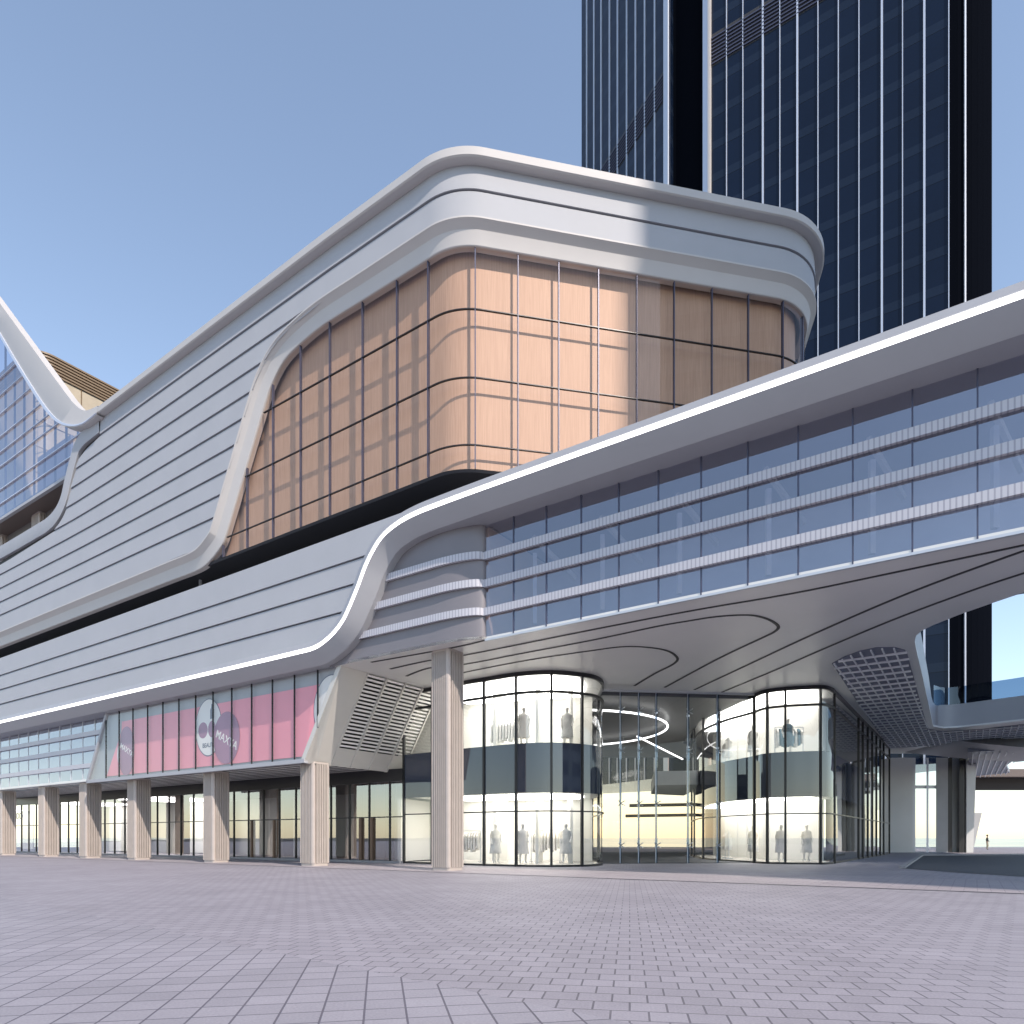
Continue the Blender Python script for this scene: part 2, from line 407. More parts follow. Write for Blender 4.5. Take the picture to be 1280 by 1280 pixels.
# --- left curtain wall ----------------------------------------------
zcb = 27.0
bound = [(b.x, b.y) for b in B]                                  # V lower edge, left to right
iV = [p for p in bound]
poly = [(TL - 2, zcb), (tu(80, WG), zcb)] + [(s - .05, z) for s, z in curve_l if z > 27.05] + [(p[0], p[1] + .5) for p in reversed(iV)] + [(TL - 2, iV[0][1])]
mb = MB(); mb.add([fp(t, WG + .05, z) for t, z in poly], [tuple(range(len(poly)))])
cw = mb.build('curtain_wall', 'blueglass', mall)
vtab = sorted([(-z, t) for t, z in iV[:26]])
def vlim(z): return lerp_tab(vtab, -z)                            # right limit under the V
for z in [28.1, 29.25, 31.1, 32.25, 33.5, 35.3, 36.8, 38.2]:
    t1 = tu(105, WG) if z < 29 else vlim(z) + .5
    MB().fbox(TL - 2, t1, WG + .06, WG + .16, z - .03, z + .03).build('transom', 'mull', cw)
for k in range(12):
    t = tu(100, WG) - .4 - k * 1.75
    zt = max(29.0, lerp_tab(sorted(iV), t))
    MB().fbox(t - .03, t + .03, WG - .12, WG + .02, zcb, zt + .05).build('mullion', 'frame2', cw)
MB().fbox(TL - 2, tu(84, WG), WG - .1, WG + .14, zcb - .2, zcb).build('sill', 'panel', cw)
mb = MB(); mb.fbox(TL - 4, tu(96, WG) , -2.6, -2.4, 27.0, 30.2).fbox(TL - 4, tu(36, WG), -2.6, -2.4, 30.2, 33.5).fbox(TL - 4, tu(-4, WG), -2.6, -2.4, 33.5, 40)
mb.build('inner_wall', mat('slate_blind', (.15, .17, .23), .6, 0, .1, .5), mall)
mb = MB(); mb.fbox(TL - 4, tu(112, WG), -2.4, WG - .15, zcb - .15, zcb - .02); mb.fbox(TL - 4, tu(120, WG), -5, -4.8, 23, zcb)
mb.build('loggia_ceiling', 'brown', mall)
MB().fbox(TL - 4, tu(118, WG), -5, WG - .1, 23.2, 23.5).build('loggia_floor', 'intd', mall)

# --- fluted columns ---------------------------------------------------
def fluted(half, z0, z1, fl=7):
    def ring(sc, g):
        pts = []
        r = .16
        for side in range(4):
            for k in range(fl):
                for f_, dep in ((0, 0), (.5, 0), (.52, 1), (.98, 1)):
                    x = -half + r + (2 * half - 2 * r) * (k + f_) / fl
                    pts.append((side, x, half - g * dep))
            for k in range(1, 4):
                a = R(90 - 22.5 * k); pts.append((side, half - r + r * math.cos(a), half - r + r * math.sin(a)))
        out = []
        for side, x, y in pts:
            for _ in range(side): x, y = y, -x
            out.append((x * sc, y * sc))
        return out
    mb = MB()
    rows = [[V((x, y, z)) for x, y in ring(sc, g)] for z, sc, g in ((z0, .93, 0), (z0 + .14, .93, 0), (z0 + .14, 1, .12), (z1 - .1, 1, .12), (z1 - .1, .97, 0), (z1, .97, 0))]
    mb.loft(rows, True); return mb
colrot = math.atan2(E.y, E.x)
def column(parent, t, w, z0, z1, half, me=None):
    if me is None:
        o = fluted(half, z0, z1).build('column', 'stone', parent)
    else:
        o = me.copy(); COL.objects.link(o); o.parent = parent
    p = fp(t, w); o.location = (p.x, p.y, 0); o.rotation_euler.z = colrot; return o
c_short = None
for u, vb_ in ((393.5, 0), (270.5, 0), (174, 0), (113, 0), (61, 0), (8, 0), (-36, 0)):
    c_short = column(mall, tu(u, -.1), -.1, 0, 5.2, .545, c_short)
column(mall, tu(559.5, -.1), -.1, 0, 9.47, .54)
cu = None
for u in (57, 10, -40):
    if cu is None:
        cu = fluted(.75, 23.5, 26.85).build('loggia_column', 'stone', mall); o = cu
    else:
        o = cu.copy(); COL.objects.link(o); o.parent = mall
    p = fp(tu(u, -1.2), -1.2); o.location = (p.x, p.y, 0); o.rotation_euler.z = colrot

# --- copper corner window ----------------------------------------------
ZG0, ZG1 = 16.76, 26.25
tabI = sorted(curve_i)
def ztop(s): return ZG0 + .02 if s < curve_i[0][0] else min(ZG1, lerp_tab(tabI, s) + .25) if s < curve_i[-1][0] else ZG1
GO = .32
sm = sorted([tu(u, WG + GO) for u in (279, 308.8, 341, 375.5, 412, 453, 496, 535)]) + [S_r(u, GO) for u in (595, 647.5, 698.4, 748, 796, 842.7, 890, 935.5, 978)]
while sm[-1] + 1.45 < s4 + 3: sm.append(sm[-1] + 1.45)
edges = [tu(256, WG + GO)] + sm
for sa, sb in zip(edges, edges[1:]):
    n = 10
    ss = [sa + (sb - sa) * i / n for i in range(n + 1)]
    mb = MB(); mb.loft([[P(s, GO, ZG0) for s in ss], [P(s, GO, max(ZG0 + .01, ztop(s) + .03)) for s in ss]])
    mb.build('window_pane', 'copglass', win, 40)
for s in sm:
    mb = MB(); z1 = max(ztop(s), ZG0 + .3)
    mb.hexa([P(s - .02, GO - .1, ZG0), P(s + .02, GO - .1, ZG0), P(s + .02, GO + .04, ZG0), P(s - .02, GO + .04, ZG0)], [P(s - .02, GO - .1, z1), P(s + .02, GO - .1, z1), P(s + .02, GO + .04, z1), P(s - .02, GO + .04, z1)])
    mb.build('mullion', 'frame2', win)
for z in (17.75, 20.55, 23.4):
    sa = [s for s, zz in tabI if zz > z][0]
    mb = MB(); sweep(mb, [(s, z) for s in SS(sa, s4 + 3)], [(-.018, GO - .05), (-.018, GO + .045), (.018, GO + .045), (.018, GO - .05)], True)
    mb.build('transom', 'frame', win)
# copper lining behind the glass
ss = SS(tu(246, WG), s4 + 6)
mb = MB(); mb.loft([[P(s, -.12, 16.8) for s in ss], [P(s, -.12, 26.6) for s in ss]])
lin = mb.build('copper_lining', 'copper', mall, 40)
mb = MB(); mb.loft([[P(s, o_, z) for s in ss] for o_, z in ((-.6, 26.62), (.5, 26.62), (.5, 26.9), (-.6, 26.9))], True) ; mb.build('head_beam', 'white', mall)
# floor slab under the window and the dark slot below it
ss = SS(TL, s4 + 8)
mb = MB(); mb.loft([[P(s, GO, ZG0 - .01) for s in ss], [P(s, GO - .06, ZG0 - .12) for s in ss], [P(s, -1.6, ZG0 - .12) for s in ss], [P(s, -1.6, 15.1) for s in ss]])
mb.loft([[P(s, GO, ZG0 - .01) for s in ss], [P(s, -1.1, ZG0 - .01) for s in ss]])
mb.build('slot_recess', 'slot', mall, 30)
MB().fbox(tu(251, -.2) - .04, tu(251, -.2) + .04, -.25, -.1, 15.2, ZG0 - .13).build('slot_post', 'light', mall)
# solid core and roof of the upper storeys
core = [P(s, -1.4, 0).xy for s in SS(TL, s5)]
back = [P(s5, -1.4, 0).xy + V((-6, 10)), fp(TL, -30).xy]
mb = MB(); mb.prism(core + back, 15.3, 28.9); mb.build('core_walls', 'intd', mall)

# --- roof pavilion ---------------------------------------------------
pav = empty('roof_pavilion', None, 'brown louvred pavilion with beige tiled wall rising behind the dip of the roof parapet', 'pavilion')
a0 = at(40, 431, 57); nd = V((-N.x, -N.y)); dn = V((nd.x, nd.y, 0))
pv = V((a0.x, a0.y, 0)); back_dir = V((E.x, E.y, 0)) * -1
def pavring(z, o=0):
    out = []
    for k in range(7):
        a = k / 6 * math.pi / 2
        q = pv + dn * (1.6 - 1.6 * math.sin(a)) + back_dir * (1.6 - 1.6 * math.cos(a)) * 1
        out.append(V((q.x, q.y, z)) + V((E.x, E.y, 0)) * o)
    st = [V(((pv + dn * 14).x, (pv + dn * 14).y, z)) + V((E.x, E.y, 0)) * o]
    en = [V(((pv + back_dir * 12).x, (pv + back_dir * 12).y, z)) + V((E.x, E.y, 0)) * o]
    return st + out + en
MB().loft([pavring(26), pavring(a0.z - 1.75)]).build('tiled_wall', 'tile', pav, 40)
for k in range(5):
    z = a0.z - 3.9 - k * 2.2
    MB().bar(V((*(pv + dn * 0.2).xy, z)) + V((E.x, E.y, 0)) * .03, V((*(pv + dn * 13).xy, z)) + V((E.x, E.y, 0)) * .03, .06, .05).build('tile_joint', 'wood', pav)
for k in range(6):
    q = pv + dn * (1.8 + k * 2.0) + V((E.x, E.y, 0)) * .03
    MB().bar(V((q.x, q.y, 28)), V((q.x, q.y, a0.z - 1.75)), .06, .06).build('tile_joint', 'wood', pav)
for k in range(7):
    z = a0.z - 1.7 + k * .26
    MB().loft([pavring(z, -.15), pavring(z, .12), pavring(z + .14, .12), pavring(z + .14, -.15)]).build('roof_louvre', 'wood', pav, 40)
MB().loft([pavring(a0.z - 1.75, -.2), pavring(a0.z + .15, -.2)]).build('louvre_backing', 'groove', pav, 40)
MB().prism([p.xy for p in pavring(0, -.1)] + [(pv + dn * 14 + back_dir * 12).xy], a0.z, a0.z + .12).build('roof', 'wood', pav)

# --- podium: fascia ribbon with the light line ------------------------
WL = 1.9
led_px = [(394, 805.5), (412, 796), (425, 781), (434, 765), (447, 734), (459, 702.5), (475, 674), (494, 656), (519, 641.6), (556, 627)]
lp = [px(u, v, WL) for u, v in led_px]
lp[0] = (lp[0][0], 10.2)
ZB = 14.79
cl = [(p[0], p[1]) for p in crom([(lp[0][0] - 5, 10.15), (lp[0][0] - 1.5, 10.16)] + lp + [(lp[-1][0] + 2, ZB), (lp[-1][0] + 5, ZB)], 6)]
TR = tu(1500, 0)
path_led = [(TL + (cl[0][0] - TL) * i / 6, 10.15) for i in range(6)] + cl + [(cl[-1][0] + (TR - cl[-1][0]) * i / 6, ZB) for i in range(1, 7)]
def fsweep(mb, path, section, closed=False):
    rows = []; n = len(path)
    for i, (s, z) in enumerate(path):
        a = path[max(0, i - 1)]; b = path[min(n - 1, i + 1)]; dx, dz = b[0] - a[0], b[1] - a[1]; l = math.hypot(dx, dz)
        rows.append([fp(s - d * dz / l, w, z + d * dx / l) for d, w in section])
    return mb.loft(rows, closed)
mb = MB(); fsweep(mb, path_led, [(.38, 1.2), (.38, 1.80), (.35, 1.87), (.085, 1.95), (.085, 1.86), (-.11, 1.86), (-.11, 1.92), (-.62, 1.42), (-.66, 1.36), (-.66, .3)])
fas = mb.build('fascia', 'fascia', mall, 28)
mb = MB(); fsweep(mb, path_led, [(.08, 1.84), (.08, 1.91), (-.10, 1.91), (-.10, 1.84)], True)
mb.build('light_line', 'led', fas, 30)
# podium panels (below the slot)
tabP = sorted([(z, s) for s, z in offpath(cl, .32)])
pg = [10.47, 11.61, 12.72, 13.81, 15.18]
for z0, z1 in zip(pg, pg[1:]):
    b, t = z0 + .03, z1 - .03
    mb = MB(); rows = []
    def row(z, w):
        sr = lerp_tab(tabP, z); return [fp(TL + (sr - TL) * i / 10, w, z) for i in range(11)]
    rows = [row(b, 1.3), row(b, 1.66)] + [row(b + (t - b) * k / 3, 1.66 - .06 * k / 3) for k in (1, 2, 3)] + [row(t, 1.3)]
    mb.loft(rows).build('cladding_panel', 'panel', mall, 25)
mb = MB(); mb.loft([[fp(TL + (lerp_tab(tabP, z) + .1 - TL) * i / 4, 1.42, z) for i in range(5)] for z in [10.3 + (15.1 - 10.3) * k / 8 for k in range(9)]])
mb.build('joint_backing', 'groove', mall)
MB().fbox(TL, TR, -3, 1.35, 15.02, 15.14).build('podium_roof', 'kerb', mall)
# solid fill between the storeys (not seen, keeps light out)
MB().fbox(TL, tu(600, .2), -12, -1.2, 9.7, 14.9).build('podium_core', 'intd', mall)
MB().fbox(TL, tu(381, .9) - 1.2, -.9, -.7, 5.3, 9.6).build('podium_core', 'intd', mall)

# --- taupe recess wall beside the bridge, with perforated bands --------
tq0, tq1 = tu(545, 1.0), tu(607, .45)
plan = [(tu(412, 1.0) + (tq0 - tu(412, 1.0)) * i / 5, 1.0) for i in range(5)] + [(tq0 + (tq1 - tq0) * math.sin(a), .45 + .55 * math.cos(a)) for a in [R(90) * i / 12 for i in range(13)]]
ZS = 9.47
mb = MB(); mb.loft([[fp(t, w, ZS) for t, w in plan], [fp(t, w, 14.3) for t, w in plan]]); rw = mb.build('recess_wall', 'recess', mall, 40)
BZ = (12.84, 11.72, 10.57)
for z in BZ:
    mb = MB(); mb.loft([[fp(t, w + dw, z + dz) for t, w in plan[1:]] for dw, dz in ((0.02, -.15), (.16, -.15), (.16, .15), (.02, .15))], True)
    mb.build('perforated_band', 'perf', rw, 40)

# --- left glazing band and slanted poster box ---------------------------
WB = .9
ZBX0, ZBX1 = 5.2, 9.52
bt0, bt1 = tu(381, WB), tu(427.5, WB)                            # right end slants outward with height
lt0, lt1 = tu(110, WB), tu(134, WB)
for t in [TL + k * 1.75 for k in range(int((lt1 - TL) / 1.75) + 1)]:
    t1 = min(t + 1.72, lt1)
    mb = MB(); mb.add([fp(t, .4, 5.18), fp(min(t1, lt0 + (lt1 - lt0) * .0 + 1e9), .4, 5.18), fp(t1, .4, 9.6), fp(t, .4, 9.6)], [(0, 1, 2, 3)])
    mb.build('glazing_pane', 'blueglass', mall)
    MB().fbox(t - .025, t + .025, .3, .43, 5.18, 9.6).build('glazing_mullion', 'light', mall)
for z in (8.5, 7.5, 6.35):
    MB().fbox(TL, lt0 + (z - ZBX0) / (ZBX1 - ZBX0) * (lt1 - lt0), .42, .56, z - .15, z + .15).build('perforated_band', 'perf', mall)
MB().fbox(TL, lt1, -.5, -.3, 5.2, 9.6).build('glazing_lining', mat('pale_lining', (.42, .5, .55), .6), mall)
# poster box
box = MB()
DEP = 7.0
dpt = lambda t, z, dep: fp(t, WB - dep, z)
def tend(z): return bt0 + (bt1 - bt0) * (z - ZBX0) / (ZBX1 - ZBX0)
def tsta(z): return lt0 + (lt1 - lt0) * (z - ZBX0) / (ZBX1 - ZBX0)
box.add([fp(lt0, WB - .15, ZBX0), fp(bt0, WB - .15, ZBX0), fp(tend(9.6), WB - .15, 9.6), fp(tsta(9.6), WB - .15, 9.6)], [(0, 1, 2, 3)])
pbox = box.build('display_box', 'fascia', mall)
mb = MB(); mb.fbox(lt0 - .1, bt0, WB - .18, WB + .06, ZBX0 - .12, ZBX0 + .08); mb.build('bottom_rail', 'panel', pbox)
mb = MB()                                                        # left slanted jamb
mb.hexa([fp(lt0 - .12, .45, ZBX0), fp(lt0 + .12, .45, ZBX0), fp(lt0 + .12, WB + .08, ZBX0), fp(lt0 - .12, WB + .08, ZBX0)],
        [fp(tsta(9.6) - .12, .45, 9.6), fp(tsta(9.6) + .12, .45, 9.6), fp(tsta(9.6) + .12, WB + .08, 9.6), fp(tsta(9.6) - .12, WB + .08, 9.6)])
mb.build('side_jamb', 'panel', pbox)
# poster
zp0, zp1 = 5.42, 8.82
tl0 = tu(140, WB); tl1 = tu(150, WB)
mb = MB(); mb.add([fp(tu(131, WB), WB - .11, zp0), fp(tend(zp0) , WB - .11, zp0), fp(tend(zp1), WB - .11, zp1), fp(tl1, WB - .11, zp1), fp(tl1 - .05, WB - .11, 8.2)], [(0, 1, 2, 3, 4)])
pos = mb.build('poster', 'pink', pbox)
def disc(ct, cz, rt, rz, w, thick, name, m, clip=None):
    mb = MB(); n = 40
    pts = [(ct + rt * math.cos(6.2832 * k / n), cz + rz * math.sin(6.2832 * k / n)) for k in range(n)]
    if clip: pts = [(clip(t, z), z) for t, z in pts]
    mb.add([fp(t, w, z) for t, z in pts] + [fp(t, w + thick, z) for t, z in pts], [tuple(range(n)), tuple(range(2 * n - 1, n - 1, -1))] + [(k, (k + 1) % n, n + (k + 1) % n, n + k) for k in range(n)])
    return mb.build(name, m, pos)
def text(body, t, z, size, rot, w, m, name):
    cu_ = D.curves.new('lettering', 'FONT'); cu_.body = body; cu_.size = size; cu_.align_x = 'CENTER'; cu_.align_y = 'CENTER'; cu_.extrude = .004; cu_.offset = .006
    o = D.objects.new('lettering', cu_); COL.objects.link(o)
    dg = bpy.context.evaluated_depsgraph_get(); me = D.meshes.new_from_object(o.evaluated_get(dg)); D.objects.remove(o)
    for v in me.vertices:
        x, y = v.co.x, v.co.y; c, s = math.cos(rot), math.sin(rot)
        v.co = fp(t + x * c - y * s, w + v.co.z, z + x * s + y * c)
    me.materials.clear(); me.materials.append(M[m])
    o2 = D.objects.new(name, me); COL.objects.link(o2); o2.parent = pos; return o2
wp = WB - .11
pw, ph_ = [], []
def compact(tc, clip=None, full=True):
    zc = 7.58
    disc(tc, zc, 1.26, 1.62, wp + .004, .006, 'printed_rim', 'ink', clip)
    disc(tc, zc, 1.22, 1.56, wp + .011, .004, 'printed_case', 'cream', clip)
    if full:
        disc(tc - .52, zc - .12, .45, .45, wp + .016, .003, 'printed_pot', 'mauve')
        disc(tc + .34, zc - .12, .36, .46, wp + .016, .003, 'printed_pot', 'mauve')
        mb = MB(); mb.add([fp(tc + a, wp + .02, zc + b) for a, b in ((.18, .45), (.55, .45), (.55, .95), (.45, 1.1), (.42, 1.28), (.30, 1.28), (.27, 1.1), (.18, .95))], [tuple(range(8))])
        mb.build('printed_bottle', 'ink', pos)
        text('BEAUTY', tc + .05, zc - 1.0, .34, 0, wp + .02, 'ink', 'lettering')
        disc(tc + 1.72, zc - .72, 1.2, 1.42, wp + .024, .003, 'printed_disc', 'mauve')
        text('MAXYA', tc + 1.72, zc - .85, .62, -.42, wp + .032, 'cream', 'lettering')
compact(tu(258.5, WB))
compact(tu(412, WB), lambda t, z: min(t, tend(z) - .02), False)
tq = tu(155.5, WB)
disc(tq - .35, 6.75, .75, .95, wp + .012, .004, 'printed_case', 'cream', lambda t, z: max(t, tu(138 + (z - 5.9) * 5, WB)))
disc(tq + .05, 6.9, 1.0, 1.55, wp + .018, .003, 'printed_disc', 'mauve', lambda t, z: max(t, tu(143.5 + (z - 5.4) * 2.2, WB)))
text('MAXYA', tq + .1, 6.95, .5, -.42, wp + .026, 'cream', 'lettering')
# grey wedge at the left end and glazing with mullions in front of the poster
us = [132.4, 148.7, 166, 184.3, 203.4, 223.4, 244.3, 266, 289.4, 314.3, 340.2, 367.8, 396.9]
for a, b in zip([None] + us, us + [None]):
    q = [(max(tu(a, WB), tsta(ZBX0)) if a else tsta(ZBX0), ZBX0), (min(tu(b, WB), tend(ZBX0)) if b else tend(ZBX0), ZBX0),
         (min(tu(b, WB), tend(9.55)) if b else tend(9.55), 9.55), (max(tu(a, WB), tsta(9.55)) if a else tsta(9.55), 9.55)]
    if q[1][0] < q[0][0]: q[1] = q[0]
    if q[2][0] < q[3][0]: q[2] = (q[3][0] + .01, q[3][1])
    mb = MB(); mb.add([fp(t, WB, z) for t, z in q], [(0, 1, 2, 3)]); mb.build('glass_pane', 'clearglass', pbox)
for u in us:
    t = tu(u, WB); z0 = ZBX0 if t < bt0 else ZBX0 + (t - bt0) / (bt1 - bt0) * (ZBX1 - ZBX0)
    MB().fbox(t - .015, t + .015, WB - .06, WB + .03, z0, 9.55).build('mullion', 'frame', pbox)
# end wall: beige cheek then four louvred bays
ds = [0, 1.72, 3.05, 4.38, 5.70, 6.95]
slope = lambda z: tend(z)
def ew(dep, z, o=0): return fp(slope(z) + o, WB + .02 - dep, z)
mb = MB(); mb.hexa([ew(0, ZBX0 - .12), ew(1.72, ZBX0 - .12), ew(1.72, ZBX0 - .12, -.12), ew(0, ZBX0 - .12, -.3)], [ew(0, 9.62), ew(1.72, 9.62), ew(1.72, 9.62, -.12), ew(0, 9.62, -.3)])
mb.build('end_cheek', 'beige', pbox)
for a, b in zip(ds[1:], ds[2:]):
    mb = MB(); nb = 20
    for k in range(nb):
        z = 6.05 + (9.5 - 6.05) * k / nb
        mb.hexa([ew(a + .06, z, -.05), ew(b - .06, z, -.05), ew(b - .06, z + .02, -.14), ew(a + .06, z + .02, -.14)],
                [ew(a + .06, z + .085, -.03), ew(b - .06, z + .085, -.03), ew(b - .06, z + .06, -.14), ew(a + .06, z + .06, -.14)])
    lv = mb.build('louvre_panel', 'louvre', pbox)
    mb = MB(); mb.hexa([ew(a + .05, ZBX0 - .1, -.02), ew(b - .03, ZBX0 - .1, -.02), ew(b - .03, ZBX0 - .1, -.1), ew(a + .05, ZBX0 - .1, -.1)], [ew(a + .05, 5.98, -.02), ew(b - .03, 5.98, -.02), ew(b - .03, 5.98, -.1), ew(a + .05, 5.98, -.1)])
    mb.build('base_panel', 'beige', pbox)
for a in ds[1:]:
    mb = MB(); mb.hexa([ew(a - .05, ZBX0 - .12, .03), ew(a + .05, ZBX0 - .12, .03), ew(a + .05, ZBX0 - .12, -.15), ew(a - .05, ZBX0 - .12, -.15)], [ew(a - .05, 9.5, .03), ew(a + .05, 9.5, .03), ew(a + .05, 9.5, -.15), ew(a - .05, 9.5, -.15)])
    mb.build('louvre_post', 'beige', pbox)
mb = MB(); mb.add([ew(1.7, ZBX0, -.9), ew(6.9, ZBX0, -.9), ew(6.9, 9.5, -.9), ew(1.7, 9.5, -.9)], [(0, 1, 2, 3)]); mb.build('louvre_backing', 'groove', pbox)
# slatted ceiling of the arcade
MB().fbox(TL, bt0 - .05, -6.4, WB - .2, 5.24, 5.4).build('arcade_ceiling', 'soffit', mall)
for k in range(9):
    w = .3 - k * .62
    MB().fbox(TL, bt0 - .3, w - .03, w + .03, 5.215, 5.24).build('ceiling_joint', 'groove', mall)

# --- ground floor shopfront under the arcade -----------------------------
WSH = -5.0
t_end = tu(505, WSH)
tb = t_end + .0
shop = MB(); shop.fbox(TL, tb, WSH - .05, WSH + .12, 4.55, 5.24)
shopf = shop.build('shopfront', 'frame', mall)
k = 0; t = TL
while t < tb - .2:
    t1 = min(t + 1.62, tb)
    mb = MB(); mb.add([fp(t, WSH, .12), fp(t1, WSH, .12), fp(t1, WSH, 4.55), fp(t, WSH, 4.55)], [(0, 1, 2, 3)]); mb.build('glass_pane', 'streetglass', shopf)
    MB().fbox(t - .035, t + .035, WSH - .06, WSH + .06, .12, 4.55).build('mullion', 'frame', shopf)
    t = t1; k += 1
MB().fbox(TL, tb, WSH - .03, WSH + .05, 2.55, 2.61).build('transom', 'frame', shopf)
MB().fbox(TL, tb, WSH - .1, WSH + .35, 0.004, .12).build('sill', 'kerb', shopf)
mb = MB(); mb.fbox(TL, tb, -13, -12.8, 0, 5.3); sb = mb.build('shop_back_wall', mat('back_wall_stone', (.5, .5, .47), .5, 0, .1, .4), mall)
mb = MB(); mb.fbox(TL, tb, -12.8, WSH - .1, 4.7, 4.8); mb.build('shop_ceiling', 'intd', mall)
for a, b in ((-8, 4), (100, 139), (192, 243)):
    t0_, t1_ = tu(a, -9), tu(b, -9)
    MB().fbox(t0_, t1_, -11.5, -6, 4.6, 4.66).build('shop_light', 'lamp', mall)
    MB().fbox(t0_ - .3, t1_ + .3, -12.0, -11.9, 0.1, 4.6).build('shop_partition', 'intw', mall)
for u in (222, 350, 447, 459, 476):
    tt = tu(u, -6.4); MB().fbox(tt - .35, tt + .35, -7.2, -6.4, 0.12, 4.7).build('inner_column', 'bronze', mall)
for u in (316, 344, 452, 466):                                    # bronze door stiles
    tt = tu(u, WSH); MB().fbox(tt - .09, tt + .09, WSH + .02, WSH + .14, .12, 2.55).build('door_stile', 'bronze', shopf)
text('COO', tu(23, WSH), 3.5, .8, 0, WSH + .05, 'ink', 'shop_lettering').parent = shopf

# --- big soffit slab with the opening ------------------------------------
A = lambda u, v: pz(u, v, ZS)
void = [A(1370, 714), A(1330, 726), A(1280, 740.5), A(1240, 754), A(1200, 768), A(1165, 782), A(1152, 788.5), A(1145, 795), A(1143.5, 802), A(1146, 815), A(1153, 845), A(1161, 882), A(1166.5, 908), A(1180, 910.5), A(1203, 909), A(1240, 905), A(1280, 900.6), A(1340, 893), A(1420, 885)]
f0 = fp(tu(418, .9) , .9).xy; f1 = fp(tq1, .46).xy; f2 = fp(TR, .46).xy
farr = A(1420, 885) + V((10, 22)); farl = V((0, 68.0))
mid = fp(bt1 - .3, -6.5).xy
front = [fp(t, w).xy for t, w in plan]
front[0] = fp(bt1 - .5, .9).xy
poly = front + [fp(TR, .46).xy] + void + [farr, farl, V((-4, 50)), fp(t_end - 6, -14).xy, mid]
slab = MB().prism(poly, ZS, ZS + .12).build('soffit', 'soffit', mall, 20)
MB().prism([fp(tq1 + .5, -5.6).xy, fp(TR, -5.6).xy] + [p + V((-.35, .2)) if i < 12 else p + V((.3, .5)) for i, p in enumerate(void)] + [farr, farl, V((-4, 50)), fp(t_end - 6, -14).xy, fp(tq1, -9).xy], ZS + .13, 11.12).build('roof_slab', 'kerb', mall)
def strip(pts, wd, name='soffit_joint'):
    pts = [V(p) for p in pts]
    mb = MB(); l, r_ = [], []
    for i, p in enumerate(pts):
        d = (pts[min(i + 1, len(pts) - 1)] - pts[max(i - 1, 0)]).normalized(); n_ = V((-d.y, d.x))
        l.append(p + n_ * wd); r_.append(p - n_ * wd)
    rows = [[V((p.x, p.y, z)) for p in q] for q, z in ((l, ZS - .004), (r_, ZS - .004), (r_, ZS - .02), (l, ZS - .02))]
    mb.loft(rows, False); mb.loft([rows[3], rows[0]])
    return mb.build(name, 'groove', slab)
for pts in (
    [(464, 827.5), (536, 815), (582, 806), (607, 799.8)],
    [(488, 836), (536, 825.5), (582, 818.6), (740, 787), (860, 763.9), (990, 741.6), (1100, 719), (1280, 681)],
    [(508, 845), (536, 835), (582, 830), (650, 817), (740, 800), (820, 783), (860, 776), (896, 770.5), (934, 768.5), (955, 772), (968, 778), (973, 784), (967, 790), (955, 796), (896, 824), (831, 859)],
    [(540, 850), (582, 840), (660, 825), (740, 813), (781, 808), (815, 809.5), (836, 814), (846, 821), (846, 826), (838, 832), (818, 842), (793, 857)],
    [(868, 862), (930, 833), (1020, 791), (1136, 741), (1280, 688), (1340, 668)],
    [(902.5, 865), (970, 837), (1020, 815), (1110, 777), (1207, 740.5), (1280, 716), (1340, 697)],
):
    c = [A(u, v) for u, v in pts]
    strip(crom(c, 5), .06)
# pale edge of the opening
ve = MB(); ve.loft([[V((p.x, p.y, z)) for p in crom(void, 3)] for z in (ZS - .0, 11.2)])
ve.build('opening_fascia', 'fascia', slab, 40)
rl = crom([p + V((.25, .35)) for p in void[12:]], 3)
MB().loft([[V((p.x, p.y, z)) for p in rl] for z in (11.15, 12.55)]).build('glass_railing', 'railglass', slab, 40)

